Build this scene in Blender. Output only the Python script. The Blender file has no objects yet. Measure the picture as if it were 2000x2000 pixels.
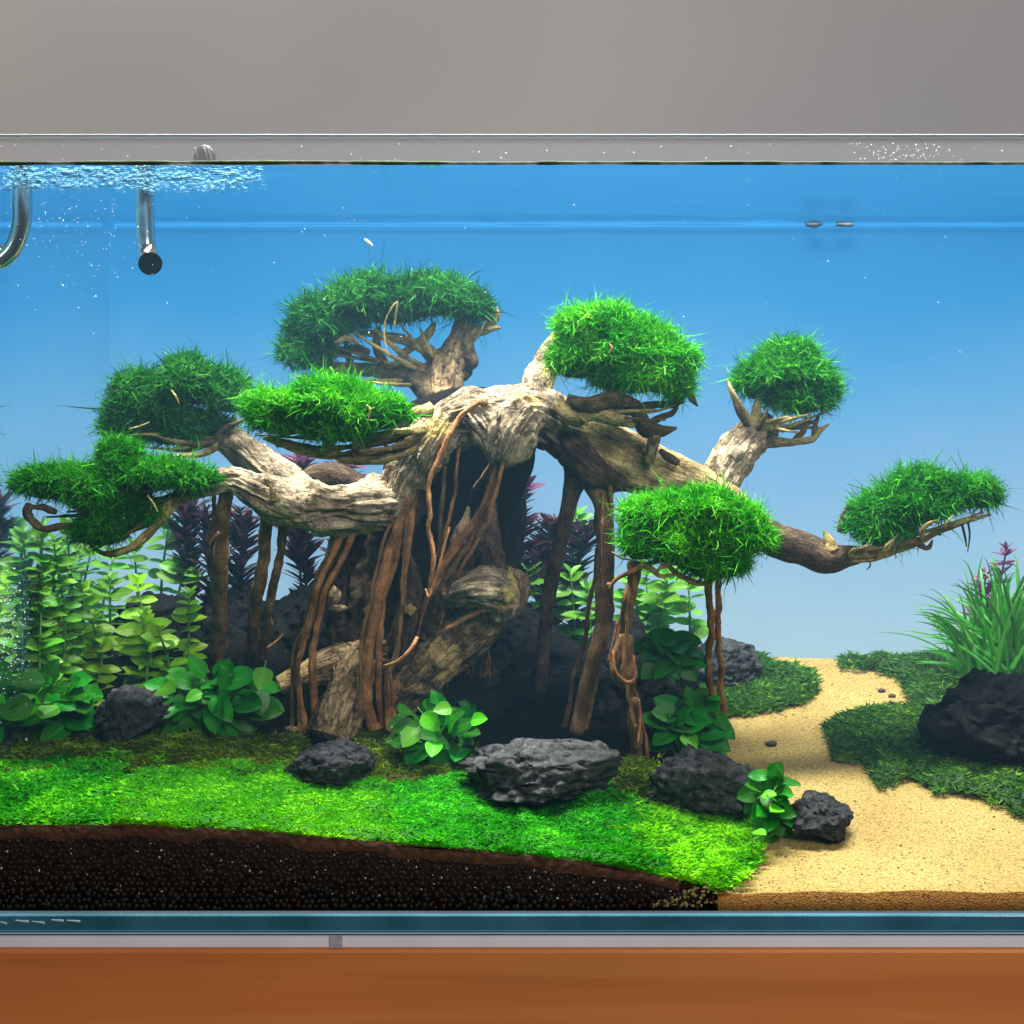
import bpy, math, random
import numpy as np
from mathutils import Vector, Matrix

C = bpy.context.scene.collection
sc = bpy.context.scene
random.seed(7)
RNG = np.random.default_rng(11)

# ------------------------------------------------------------------ camera, light, exposure
K = 0.0003            # metres per photograph pixel at the front pane (y = 0)
D = 1.17              # camera distance from the front pane
HZ = 864.0            # eye level, photograph pixels
CX = 1400.0           # the line of sight square to the front pane, photograph pixels
Z0 = 0.2757           # eye height above the tank floor
DEPTH = 0.32          # front pane to back pane
WATER = 0.4385        # water level

cam = bpy.data.cameras.new("camera")
cam.sensor_width = 36.0
cam.lens = 36.0 * D / (2000 * K)
cam.shift_x = (1000.0 - CX) / 2000.0
cam.shift_y = (HZ - 1000.0) / 2000.0
cam.clip_start, cam.clip_end = 0.01, 50.0
camo = bpy.data.objects.new("camera", cam)
camo.location = (0, -D, Z0)
camo.rotation_euler = (math.radians(90), 0, 0)
C.objects.link(camo)
sc.camera = camo

world = bpy.data.worlds.new("World")
sc.world = world
world.use_nodes = True
world.node_tree.nodes["Background"].inputs[0].default_value = (0.78, 0.80, 0.86, 1)
world.node_tree.nodes["Background"].inputs[1].default_value = 0.04

def area(name, loc, aim, sx, sy, power, col):
    l = bpy.data.lights.new(name, 'AREA')
    l.shape = 'RECTANGLE'
    l.size, l.size_y, l.energy, l.color = sx, sy, power, col
    o = bpy.data.objects.new(name, l)
    o.location = loc
    o.rotation_euler = (Vector(aim) - Vector(loc)).to_track_quat('-Z', 'Y').to_euler()
    C.objects.link(o)
    return o

lamp = area("aquarium_lamp", (-0.10, 0.05, 0.98), (-0.10, 0.10, 0.0), 0.80, 0.12, 15.5, (1.0, 0.98, 0.90))
lamp.data.spread = math.radians(95)
area("room_lamp", (0.9, -1.9, 1.5), (-0.1, 0.3, 0.1), 1.0, 1.0, 42.0, (1.0, 0.95, 0.92))
area("wall_fill", (-0.75, 0.1, 1.35), (-0.7, 0.75, 0.6), 0.7, 0.2, 6.0, (1.0, 0.93, 0.80))  # unseen light, added to brighten the wall

vs = sc.view_settings
sc.display_settings.display_device = 'sRGB'
vs.view_transform = 'Standard'
vs.look = 'None'
vs.exposure = 0.0
vs.gamma = 1.0
vs.use_curve_mapping = False
cy = sc.cycles
cy.use_denoising = True
cy.max_bounces = 6
cy.diffuse_bounces = 3
cy.glossy_bounces = 3
cy.transmission_bounces = 4
cy.transparent_max_bounces = 16
cy.volume_bounces = 1
cy.caustics_reflective = False
cy.caustics_refractive = False

# ------------------------------------------------------------------ helpers
def P(px, py, y):
    s = K * (D + y) / D
    return np.array([(px - CX) * s, y, Z0 + (HZ - py) * s])

def S(l, y):
    return l * K * (D + y) / D

def tag(o, label=None, cat=None, group=None, kind=None):
    if label: o['label'] = label
    if cat: o['category'] = cat
    if group: o['group'] = group
    if kind: o['kind'] = kind
    return o

def empty(name, loc=(0, 0, 0)):
    o = bpy.data.objects.new(name, None)
    o.empty_display_size = 0.01
    o.location = loc
    C.objects.link(o)
    return o

def link(name, me, parent=None, loc=None):
    o = bpy.data.objects.new(name, me)
    C.objects.link(o)
    if parent is not None: o.parent = parent
    if loc is not None: o.location = loc
    return o

def mesh(name, V, faces, mat=None, smooth=True, uv=None, tint=None):
    """faces: list of integer arrays (m,3) / (m,4)"""
    V = np.asarray(V, dtype=np.float32)
    faces = [np.asarray(f, dtype=np.int32) for f in faces if len(f)]
    me = bpy.data.meshes.new(name)
    loops = np.concatenate([f.ravel() for f in faces])
    tot = np.concatenate([np.full(len(f), f.shape[1], dtype=np.int32) for f in faces])
    start = np.concatenate([[0], np.cumsum(tot)[:-1]]).astype(np.int32)
    me.vertices.add(len(V)); me.vertices.foreach_set("co", V.ravel())
    me.loops.add(len(loops)); me.loops.foreach_set("vertex_index", loops)
    me.polygons.add(len(tot)); me.polygons.foreach_set("loop_start", start)
    me.polygons.foreach_set("use_smooth", np.full(len(tot), smooth))
    if uv is not None:
        l = me.uv_layers.new(name="UVMap")
        l.data.foreach_set("uv", np.asarray(uv, dtype=np.float32)[loops].ravel())
    if tint is not None:
        a = me.attributes.new("tint", 'FLOAT', 'POINT')
        a.data.foreach_set("value", np.asarray(tint, dtype=np.float32))
    me.update(calc_edges=True)
    me.validate()
    if mat is not None: me.materials.append(mat)
    return me

def box(x0, x1, y0, y1, z0, z1):
    V = [(x, y, z) for x in (x0, x1) for y in (y0, y1) for z in (z0, z1)]
    F = [(0, 1, 3, 2), (4, 6, 7, 5), (0, 4, 5, 1), (2, 3, 7, 6), (0, 2, 6, 4), (1, 5, 7, 3)]
    return np.array(V), np.array(F)

def bevel_box(name, x0, x1, y0, y1, z0, z1, mat, parent=None, r=0.0006):
    V, F = box(x0, x1, y0, y1, z0, z1)
    me = mesh(name, V, [F], mat, smooth=False)
    o = link(name, me, parent)
    if r > 0:
        b = o.modifiers.new("edge", 'BEVEL'); b.width = r; b.segments = 2
    return o

def _hash(i, j, k, seed):
    n = (i * 374761393 + j * 668265263 + k * 1274126177 + seed * 974634777) & 0xFFFFFFFF
    n = ((n ^ (n >> 13)) * 1274126177) & 0xFFFFFFFF
    return ((n ^ (n >> 16)) & 0xFFFF) / 65535.0

def vnoise(p, seed=0):
    p = np.asarray(p, dtype=np.float64)
    b = np.floor(p).astype(np.int64); f = p - b
    f = f * f * (3 - 2 * f)
    r = 0
    for dx in (0, 1):
        wx = f[..., 0] if dx else 1 - f[..., 0]
        for dy in (0, 1):
            wy = f[..., 1] if dy else 1 - f[..., 1]
            for dz in (0, 1):
                wz = f[..., 2] if dz else 1 - f[..., 2]
                r = r + wx * wy * wz * _hash(b[..., 0] + dx, b[..., 1] + dy, b[..., 2] + dz, seed)
    return r * 2 - 1

def fbm(p, octv=4, seed=0, gain=0.5):
    r, a, t = 0, 1.0, 0
    p = np.asarray(p, dtype=np.float64)
    for o in range(octv):
        r = r + a * vnoise(p * 2 ** o + 17.3 * o, seed + o); t += a; a *= gain
    return r / t

def inside(poly, x, y):
    poly = np.asarray(poly, dtype=float)
    r = np.zeros(np.shape(x), dtype=bool)
    n = len(poly)
    for i in range(n):
        x0, y0 = poly[i]; x1, y1 = poly[(i + 1) % n]
        c = ((y0 > y) != (y1 > y))
        with np.errstate(divide='ignore', invalid='ignore'):
            xi = (x1 - x0) * (y - y0) / (y1 - y0 + 1e-12) + x0
        r ^= c & (x < xi)
    return r

def edge_dist(poly, x, y):
    poly = np.asarray(poly, dtype=float)
    d = np.full(np.shape(x), 1e9)
    n = len(poly)
    for i in range(n):
        a = poly[i]; b = poly[(i + 1) % n]; ab = b - a
        t = np.clip(((x - a[0]) * ab[0] + (y - a[1]) * ab[1]) / (ab @ ab + 1e-9), 0, 1)
        d = np.minimum(d, np.hypot(x - a[0] - t * ab[0], y - a[1] - t * ab[1]))
    return d

# terrain ----------------------------------------------------------
_fx = np.array([-400, 0, 250, 500, 800, 1000, 1200, 1300, 1400, 1500, 2600], float)
_fy = np.array([1622, 1628, 1626, 1638, 1664, 1682, 1706, 1726, 1750, 1744, 1742], float)

def terrain(x, y):
    x = np.asarray(x, float); y = np.asarray(y, float)
    px = x / K + CX
    zf = Z0 + (HZ - np.interp(px, _fx, _fy)) * K
    t = np.clip(y / DEPTH, 0, 1)
    z = zf + (0.1150 - zf) * t
    z = z + 0.0022 * fbm(np.stack([x * 22, y * 22, x * 0], -1), 3, 5) * np.minimum(1, t * 6)
    z = z + 0.0016 * np.exp(-y / 0.012) * fbm(np.stack([x * 60, y * 0 + 3, x * 0], -1), 2, 9)
    return z

def ground(px, py):
    """depth at which the line of sight through a photograph pixel meets the terrain (vectorised)"""
    px = np.asarray(px, float); py = np.asarray(py, float)
    lo = np.zeros(np.broadcast(px, py).shape); hi = np.full_like(lo, DEPTH)
    for _ in range(26):
        m = (lo + hi) / 2
        s = K * (D + m) / D
        above = (Z0 + (HZ - py) * s) > terrain((px - CX) * s, m)
        lo = np.where(above, m, lo); hi = np.where(above, hi, m)
    return (lo + hi) / 2

def ymax(px):
    """deepest place still inside the left pane on a line of sight"""
    if px > CX - 100: return DEPTH - .012
    return max(0.02, min(DEPTH - .012, D * ((-XL / K) / (CX - px) - 1)))

def gp(px, py):
    y = float(ground(px, py))
    return P(px, py, y)

# ------------------------------------------------------------------ materials
def nt(name):
    m = bpy.data.materials.new(name)
    m.use_nodes = True
    n = m.node_tree.nodes; l = m.node_tree.links
    n.clear()
    out = n.new("ShaderNodeOutputMaterial")
    return m, n, l, out

def ramp(n, stops, interp='LINEAR'):
    r = n.new("ShaderNodeValToRGB")
    e = r.color_ramp.elements
    r.color_ramp.interpolation = interp
    while len(e) > 1: e.remove(e[-1])
    e[0].position, e[0].color = stops[0][0], (*stops[0][1], 1)
    for p, c in stops[1:]:
        x = e.new(p); x.color = (*c, 1)
    return r

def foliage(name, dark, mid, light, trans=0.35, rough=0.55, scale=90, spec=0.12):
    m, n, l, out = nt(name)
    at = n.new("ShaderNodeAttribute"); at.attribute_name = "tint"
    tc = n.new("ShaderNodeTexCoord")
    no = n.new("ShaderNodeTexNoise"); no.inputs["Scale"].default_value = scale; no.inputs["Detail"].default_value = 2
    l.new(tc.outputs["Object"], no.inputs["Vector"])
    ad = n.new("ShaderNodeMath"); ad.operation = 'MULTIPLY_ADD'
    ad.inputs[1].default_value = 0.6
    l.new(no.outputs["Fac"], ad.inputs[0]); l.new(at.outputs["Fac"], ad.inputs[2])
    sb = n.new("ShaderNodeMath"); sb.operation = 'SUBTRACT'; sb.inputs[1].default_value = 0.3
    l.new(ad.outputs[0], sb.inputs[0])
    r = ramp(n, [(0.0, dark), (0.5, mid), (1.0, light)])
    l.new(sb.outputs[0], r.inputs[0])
    b = n.new("ShaderNodeBsdfPrincipled")
    b.inputs["Roughness"].default_value = rough
    b.inputs["Specular IOR Level"].default_value = spec
    l.new(r.outputs[0], b.inputs["Base Color"])
    t = n.new("ShaderNodeBsdfTranslucent"); l.new(r.outputs[0], t.inputs[0])
    mx = n.new("ShaderNodeMixShader"); mx.inputs[0].default_value = trans
    l.new(b.outputs[0], mx.inputs[1]); l.new(t.outputs[0], mx.inputs[2])
    l.new(mx.outputs[0], out.inputs[0])
    return m

def leaf_mat(name, base, vein, trans=0.3, rough=0.38, spec=0.45):
    """uses UV: u across (-1..1 mapped 0..1), v along"""
    m, n, l, out = nt(name)
    uv = n.new("ShaderNodeUVMap")
    sp = n.new("ShaderNodeSeparateXYZ"); l.new(uv.outputs[0], sp.inputs[0])
    a = n.new("ShaderNodeMath"); a.operation = 'SUBTRACT'; a.inputs[1].default_value = 0.5; l.new(sp.outputs[0], a.inputs[0])
    b_ = n.new("ShaderNodeMath"); b_.operation = 'ABSOLUTE'; l.new(a.outputs[0], b_.inputs[0])
    r = ramp(n, [(0.0, vein), (0.035, vein), (0.07, base), (0.47, base), (0.5, tuple(min(1, c * 1.25) for c in base))])
    l.new(b_.outputs[0], r.inputs[0])
    # slanting side veins
    ms = n.new("ShaderNodeMath"); ms.operation = 'MULTIPLY_ADD'; ms.inputs[1].default_value = -0.5
    l.new(b_.outputs[0], ms.inputs[0]); l.new(sp.outputs[1], ms.inputs[2])
    sn = n.new("ShaderNodeMath"); sn.operation = 'MULTIPLY'; sn.inputs[1].default_value = 62; l.new(ms.outputs[0], sn.inputs[0])
    s2 = n.new("ShaderNodeMath"); s2.operation = 'SINE'; l.new(sn.outputs[0], s2.inputs[0])
    oi = n.new("ShaderNodeObjectInfo")
    hs = n.new("ShaderNodeHueSaturation")
    mr = n.new("ShaderNodeMapRange"); mr.inputs[3].default_value = 0.7; mr.inputs[4].default_value = 1.3
    l.new(oi.outputs["Random"], mr.inputs[0]); l.new(mr.outputs[0], hs.inputs["Value"])
    mh = n.new("ShaderNodeMapRange"); mh.inputs[3].default_value = 0.485; mh.inputs[4].default_value = 0.512
    l.new(oi.outputs["Random"], mh.inputs[0]); l.new(mh.outputs[0], hs.inputs["Hue"])
    no = n.new("ShaderNodeTexNoise"); no.inputs["Scale"].default_value = 5
    l.new(uv.outputs[0], no.inputs["Vector"])
    mxc = n.new("ShaderNodeMix"); mxc.data_type = 'RGBA'; mxc.blend_type = 'MULTIPLY'; mxc.inputs[0].default_value = 0.5
    l.new(r.outputs[0], mxc.inputs[6]); l.new(no.outputs["Fac"], mxc.inputs[7])
    sc2 = n.new("ShaderNodeMix"); sc2.data_type = 'RGBA'; sc2.blend_type = 'ADD'; sc2.inputs[0].default_value = 0.3
    l.new(mxc.outputs[2], sc2.inputs[6]); l.new(mxc.outputs[2], sc2.inputs[7])
    l.new(sc2.outputs[2], hs.inputs["Color"])
    b = n.new("ShaderNodeBsdfPrincipled"); b.inputs["Roughness"].default_value = rough
    b.inputs["Specular IOR Level"].default_value = spec
    l.new(hs.outputs[0], b.inputs["Base Color"])
    bp = n.new("ShaderNodeBump"); bp.inputs["Strength"].default_value = 0.10; bp.inputs["Distance"].default_value = 0.0004
    l.new(s2.outputs[0], bp.inputs["Height"]); l.new(bp.outputs[0], b.inputs["Normal"])
    t = n.new("ShaderNodeBsdfTranslucent"); l.new(hs.outputs[0], t.inputs[0])
    mx = n.new("ShaderNodeMixShader"); mx.inputs[0].default_value = trans
    l.new(b.outputs[0], mx.inputs[1]); l.new(t.outputs[0], mx.inputs[2]); l.new(mx.outputs[0], out.inputs[0])
    return m

def wood(name, pale, mid, dark, peel=None, amount=0.5, rough=0.8, spec=0.2, along=170, across=800, crack=0.0):
    """bark: fibre noise stretched along the limb (UV in metres)"""
    m, n, l, out = nt(name)
    uv = n.new("ShaderNodeUVMap")
    mp = n.new("ShaderNodeMapping"); mp.inputs["Scale"].default_value = (across, along, 1)
    l.new(uv.outputs[0], mp.inputs[0])
    n1 = n.new("ShaderNodeTexNoise"); n1.inputs["Scale"].default_value = 1.0; n1.inputs["Detail"].default_value = 5; n1.inputs["Roughness"].default_value = 0.65
    n1.inputs["Distortion"].default_value = 0.6
    l.new(mp.outputs[0], n1.inputs["Vector"])
    tc = n.new("ShaderNodeTexCoord")
    n2 = n.new("ShaderNodeTexNoise"); n2.inputs["Scale"].default_value = 70; n2.inputs["Detail"].default_value = 4
    l.new(tc.outputs["Object"], n2.inputs["Vector"])
    r1 = ramp(n, [(0.30, dark), (0.45, mid), (0.62, pale)])
    l.new(n1.outputs["Fac"], r1.inputs[0])
    col = r1.outputs[0]
    r2 = ramp(n, [(0.40, (0.22, 0.20, 0.19)), (0.56, (1, 1, 1))])
    l.new(n2.outputs["Fac"], r2.inputs[0])
    mm = n.new("ShaderNodeMix"); mm.data_type = 'RGBA'; mm.blend_type = 'MULTIPLY'; mm.inputs[0].default_value = 0.7
    l.new(col, mm.inputs[6]); l.new(r2.outputs[0], mm.inputs[7])
    col = mm.outputs[2]
    n4 = n.new("ShaderNodeTexNoise"); n4.inputs["Scale"].default_value = 520; n4.inputs["Detail"].default_value = 3
    l.new(tc.outputs["Object"], n4.inputs["Vector"])
    r4 = ramp(n, [(0.38, (0.45, 0.42, 0.40)), (0.55, (1, 1, 1))]); l.new(n4.outputs["Fac"], r4.inputs[0])
    m4 = n.new("ShaderNodeMix"); m4.data_type = 'RGBA'; m4.blend_type = 'MULTIPLY'; m4.inputs[0].default_value = 0.55
    l.new(col, m4.inputs[6]); l.new(r4.outputs[0], m4.inputs[7]); col = m4.outputs[2]
    crk = None
    if crack:
        mq = n.new("ShaderNodeMapping"); mq.inputs["Scale"].default_value = (260, 95, 1); l.new(uv.outputs[0], mq.inputs[0])
        nd = n.new("ShaderNodeTexNoise"); nd.inputs["Scale"].default_value = 1.3; nd.inputs["Detail"].default_value = 3; l.new(mq.outputs[0], nd.inputs["Vector"])
        mv = n.new("ShaderNodeMix"); mv.data_type = 'VECTOR'; mv.inputs[0].default_value = 0.45
        l.new(mq.outputs[0], mv.inputs[4]); l.new(nd.outputs["Color"], mv.inputs[5])
        sc_ = n.new("ShaderNodeVectorMath"); sc_.operation = 'MULTIPLY_ADD'; sc_.inputs[1].default_value = (2.2, 2.2, 2.2)
        l.new(nd.outputs["Color"], sc_.inputs[0]); l.new(mq.outputs[0], sc_.inputs[2])
        vo = n.new("ShaderNodeTexVoronoi"); vo.feature = 'DISTANCE_TO_EDGE'; vo.inputs["Scale"].default_value = 0.6
        l.new(sc_.outputs[0], vo.inputs["Vector"])
        crk = ramp(n, [(0.0, (0.10, 0.085, 0.075)), (0.07, (0.75, 0.73, 0.7)), (0.16, (1, 1, 1))]); l.new(vo.outputs["Distance"], crk.inputs[0])
        mk_ = n.new("ShaderNodeMix"); mk_.data_type = 'RGBA'; mk_.blend_type = 'MULTIPLY'; mk_.inputs[0].default_value = crack
        l.new(col, mk_.inputs[6]); l.new(crk.outputs[0], mk_.inputs[7]); col = mk_.outputs[2]
    if peel:
        n3 = n.new("ShaderNodeTexNoise"); n3.inputs["Scale"].default_value = 26; n3.inputs["Detail"].default_value = 3
        mo = n.new("ShaderNodeMapping"); mo.inputs["Location"].default_value = (3.1, 1.7, 0.4)
        l.new(tc.outputs["Object"], mo.inputs[0]); l.new(mo.outputs[0], n3.inputs["Vector"])
        r3 = ramp(n, [(0.62 - 0.2 * amount, (0, 0, 0)), (0.66 - 0.2 * amount, (1, 1, 1))])
        l.new(n3.outputs["Fac"], r3.inputs[0])
        pr = ramp(n, [(0.35, tuple(c * 0.6 for c in peel)), (0.5, peel)])
        l.new(n1.outputs["Fac"], pr.inputs[0])
        mp2 = n.new("ShaderNodeMix"); mp2.data_type = 'RGBA'
        l.new(r3.outputs[0], mp2.inputs[0]); l.new(col, mp2.inputs[6]); l.new(pr.outputs[0], mp2.inputs[7])
        col = mp2.outputs[2]
    b = n.new("ShaderNodeBsdfPrincipled"); b.inputs["Roughness"].default_value = rough
    b.inputs["Specular IOR Level"].default_value = spec
    l.new(col, b.inputs["Base Color"])
    bp = n.new("ShaderNodeBump"); bp.inputs["Strength"].default_value = 0.8; bp.inputs["Distance"].default_value = 0.0012
    l.new(n1.outputs["Fac"], bp.inputs["Height"])
    bp2 = n.new("ShaderNodeBump"); bp2.inputs["Strength"].default_value = 0.6; bp2.inputs["Distance"].default_value = 0.0012
    l.new(n2.outputs["Fac"], bp2.inputs["Height"]); l.new(bp.outputs[0], bp2.inputs["Normal"])
    if crk is not None:
        bp3 = n.new("ShaderNodeBump"); bp3.inputs["Strength"].default_value = 0.8; bp3.inputs["Distance"].default_value = 0.0012
        l.new(crk.outputs[0], bp3.inputs["Height"]); l.new(bp2.outputs[0], bp3.inputs["Normal"]); bp2 = bp3
    bp4 = n.new("ShaderNodeBump"); bp4.inputs["Strength"].default_value = 0.7; bp4.inputs["Distance"].default_value = 0.0006
    l.new(n4.outputs["Fac"], bp4.inputs["Height"]); l.new(bp2.outputs[0], bp4.inputs["Normal"])
    l.new(bp4.outputs[0], b.inputs["Normal"])
    l.new(b.outputs[0], out.inputs[0])
    return m

def simple(name, col, rough=0.5, metal=0.0, spec=0.5, noise=None, bump=0.0, nscale=200, detail=4):
    m, n, l, out = nt(name)
    b = n.new("ShaderNodeBsdfPrincipled")
    b.inputs["Base Color"].default_value = (*col, 1)
    b.inputs["Roughness"].default_value = rough
    b.inputs["Metallic"].default_value = metal
    b.inputs["Specular IOR Level"].default_value = spec
    if noise or bump:
        tc = n.new("ShaderNodeTexCoord")
        no = n.new("ShaderNodeTexNoise"); no.inputs["Scale"].default_value = nscale; no.inputs["Detail"].default_value = detail
        l.new(tc.outputs["Object"], no.inputs["Vector"])
        if noise:
            r = ramp(n, [(0.35, col), (0.65, noise)]); l.new(no.outputs["Fac"], r.inputs[0]); l.new(r.outputs[0], b.inputs["Base Color"])
        if bump:
            bp = n.new("ShaderNodeBump"); bp.inputs["Strength"].default_value = 1.0; bp.inputs["Distance"].default_value = bump
            l.new(no.outputs["Fac"], bp.inputs["Height"]); l.new(bp.outputs[0], b.inputs["Normal"])
    l.new(b.outputs[0], out.inputs[0])
    return m

def rock_mat(name, dark, light, patch):
    m, n, l, out = nt(name)
    tc = n.new("ShaderNodeTexCoord")
    n1 = n.new("ShaderNodeTexNoise"); n1.inputs["Scale"].default_value = 190; n1.inputs["Detail"].default_value = 8; n1.inputs["Roughness"].default_value = 0.7
    l.new(tc.outputs["Object"], n1.inputs["Vector"])
    n2 = n.new("ShaderNodeTexNoise"); n2.inputs["Scale"].default_value = 35; n2.inputs["Detail"].default_value = 3
    l.new(tc.outputs["Object"], n2.inputs["Vector"])
    vo = n.new("ShaderNodeTexVoronoi"); vo.inputs["Scale"].default_value = 260
    l.new(tc.outputs["Object"], vo.inputs["Vector"])
    r1 = ramp(n, [(0.36, dark), (0.58, light), (0.74, tuple(c * 2.0 for c in light))]); l.new(n1.outputs["Fac"], r1.inputs[0])
    r2 = ramp(n, [(0.45, (0, 0, 0)), (0.62, (1, 1, 1))]); l.new(n2.outputs["Fac"], r2.inputs[0])
    mx = n.new("ShaderNodeMix"); mx.data_type = 'RGBA'
    mf = n.new("ShaderNodeMath"); mf.operation = 'MULTIPLY'; mf.inputs[1].default_value = 0.6; l.new(r2.outputs[0], mf.inputs[0])
    l.new(mf.outputs[0], mx.inputs[0]); l.new(r1.outputs[0], mx.inputs[6]); mx.inputs[7].default_value = (*patch, 1)
    b = n.new("ShaderNodeBsdfPrincipled"); b.inputs["Roughness"].default_value = 0.8; b.inputs["Specular IOR Level"].default_value = 0.12
    l.new(mx.outputs[2], b.inputs["Base Color"])
    rp = ramp(n, [(0.0, (0, 0, 0)), (0.35, (1, 1, 1))]); l.new(vo.outputs["Distance"], rp.inputs[0])
    bp = n.new("ShaderNodeBump"); bp.inputs["Strength"].default_value = 0.5; bp.inputs["Distance"].default_value = 0.001
    l.new(rp.outputs[0], bp.inputs["Height"])
    b2 = n.new("ShaderNodeBump"); b2.inputs["Strength"].default_value = 1.0; b2.inputs["Distance"].default_value = 0.003
    l.new(n1.outputs["Fac"], b2.inputs["Height"]); l.new(bp.outputs[0], b2.inputs["Normal"])
    l.new(b2.outputs[0], b.inputs["Normal"]); l.new(b.outputs[0], out.inputs[0])
    return m

M = {}
M['moss_bright'] = foliage("moss_bright", (0.006, 0.11, 0.002), (0.030, 0.36, 0.003), (0.19, 0.64, 0.02), 0.26)
M['moss_mid'] = foliage("moss_mid", (0.005, 0.08, 0.003), (0.018, 0.25, 0.007), (0.11, 0.48, 0.02), 0.26)
M['moss_deep'] = foliage("moss_deep", (0.003, 0.05, 0.005), (0.010, 0.15, 0.012), (0.065, 0.31, 0.025), 0.26)
M['moss_core'] = simple("moss_core", (0.004, 0.022, 0.003), 0.9, noise=(0.008, 0.045, 0.006), nscale=150)
M['carpet_green'] = foliage("carpet_green", (0.006, 0.15, 0.001), (0.026, 0.36, 0.001), (0.15, 0.62, 0.010), 0.3, scale=60)
M['carpet_lime'] = foliage("carpet_lime", (0.016, 0.17, 0.0005), (0.085, 0.43, 0.001), (0.27, 0.70, 0.010), 0.3, scale=60)
M['carpet_emerald'] = foliage("carpet_emerald", (0.005, 0.13, 0.001), (0.018, 0.34, 0.002), (0.09, 0.60, 0.012), 0.3, scale=60)
M['carpet_olive'] = foliage("carpet_olive", (0.035, 0.045, 0.003), (0.085, 0.17, 0.004), (0.24, 0.38, 0.014), 0.3, scale=60)
M['carpet_dark'] = foliage("carpet_dark", (0.012, 0.050, 0.006), (0.050, 0.165, 0.016), (0.14, 0.32, 0.03), 0.3, scale=60)  # darker, duller green of the moss islands
M['carpet_base'] = simple("carpet_base", (0.006, 0.020, 0.002), 0.9, noise=(0.016, 0.030, 0.004), nscale=120)
M['anubias'] = leaf_mat("anubias", (0.014, 0.19, 0.008), (0.03, 0.27, 0.02), spec=.22)
M['anubias_new'] = leaf_mat("anubias_new", (0.10, 0.52, 0.010), (0.16, 0.62, 0.03), trans=0.4)
M['lime_leaf'] = leaf_mat("lime_leaf", (0.27, 0.60, 0.010), (0.42, 0.70, 0.05), trans=0.45)
M['green_leaf'] = leaf_mat("green_leaf", (0.12, 0.38, 0.025), (0.20, 0.46, 0.06), trans=0.45)
M['purple_leaf'] = leaf_mat("purple_leaf", (0.16, 0.050, 0.115), (0.28, 0.10, 0.18), trans=0.35)
M['dark_purple_leaf'] = leaf_mat("dark_purple_leaf", (0.055, 0.020, 0.032), (0.09, 0.036, 0.055), trans=0.35)
M['grass_blade'] = leaf_mat("grass_blade", (0.055, 0.30, 0.022), (0.07, 0.30, 0.04), trans=0.4)
M['stem_green'] = simple("stem_green", (0.10, 0.25, 0.02), 0.6)
M['stem_brown'] = simple("stem_brown", (0.10, 0.05, 0.03), 0.7)
M['bark'] = wood("bark", (0.58, 0.475, 0.325), (0.47, 0.37, 0.245), (0.20, 0.145, 0.09), peel=(0.62, 0.47, 0.17), amount=0.16, crack=.36)
M['bark_gold'] = wood("bark_gold", (0.68, 0.52, 0.25), (0.56, 0.41, 0.18), (0.28, 0.19, 0.085), amount=0, crack=.12, along=40, across=700)
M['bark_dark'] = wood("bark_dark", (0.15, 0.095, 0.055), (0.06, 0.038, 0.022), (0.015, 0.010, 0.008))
M['bark_hollow'] = wood("bark_hollow", (0.016, 0.011, 0.008), (0.006, 0.0045, 0.004), (0.002, 0.002, 0.002), spec=.06)  # dark wood, made near-black with the hollow's shade in its colour
M['bark_brown'] = wood("bark_brown", (0.50, 0.36, 0.20), (0.33, 0.22, 0.115), (0.09, 0.055, 0.03), peel=(0.50, 0.36, 0.15), amount=0.15, crack=.6)
M['bark_peeled'] = wood("bark_peeled", (0.40, 0.30, 0.17), (0.20, 0.14, 0.08), (0.06, 0.04, 0.025), peel=(0.56, 0.39, 0.13), amount=0.60, crack=.4)
M['twig'] = wood("twig_bark", (0.66, 0.53, 0.22), (0.42, 0.32, 0.12), (0.14, 0.10, 0.04))
M['twig_dark'] = wood("twig_dark", (0.24, 0.17, 0.085), (0.13, 0.09, 0.045), (0.04, 0.028, 0.018))
M['root'] = wood("root_bark", (0.72, 0.36, 0.155), (0.50, 0.21, 0.08), (0.15, 0.055, 0.024), rough=0.65, along=90, across=1600)
M['root_brown'] = wood("root_brown", (0.46, 0.27, 0.12), (0.26, 0.14, 0.062), (0.07, 0.035, 0.02), rough=0.7, along=90, across=1600)
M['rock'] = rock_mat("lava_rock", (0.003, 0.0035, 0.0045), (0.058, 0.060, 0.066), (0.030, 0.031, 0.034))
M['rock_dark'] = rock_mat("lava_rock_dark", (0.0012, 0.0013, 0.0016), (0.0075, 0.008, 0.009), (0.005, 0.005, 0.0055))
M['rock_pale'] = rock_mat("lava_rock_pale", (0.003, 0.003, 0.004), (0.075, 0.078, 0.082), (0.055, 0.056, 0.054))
M['steel'] = simple("stainless_steel", (0.62, 0.60, 0.58), 0.16, 1.0)
M['dark_inside'] = simple("pipe_inside", (0.006, 0.007, 0.010), 0.6)
M['foam'] = simple("foam", (0.75, 0.82, 0.88), 0.25)
M['foam_streak'] = simple("foam_streak", (0.15, 0.38, 0.62), 0.4)
M['glass_edge'] = simple("glass_edge", (0.020, 0.10, 0.14), 0.12, noise=(0.045, 0.16, 0.24), nscale=22)
M['rim_line'] = simple("rim_line", (0.45, 0.52, 0.58), 0.25)
M['algae'] = simple("algae", (0.010, 0.022, 0.008), 0.7, noise=(0.035, 0.06, 0.012), nscale=60)
M['mat_foam'] = simple("mat_foam", (0.74, 0.73, 0.79), 0.8, noise=(0.82, 0.80, 0.84), nscale=30)
M['clip'] = simple("clip_plastic", (0.20, 0.20, 0.22), 0.6)
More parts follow.
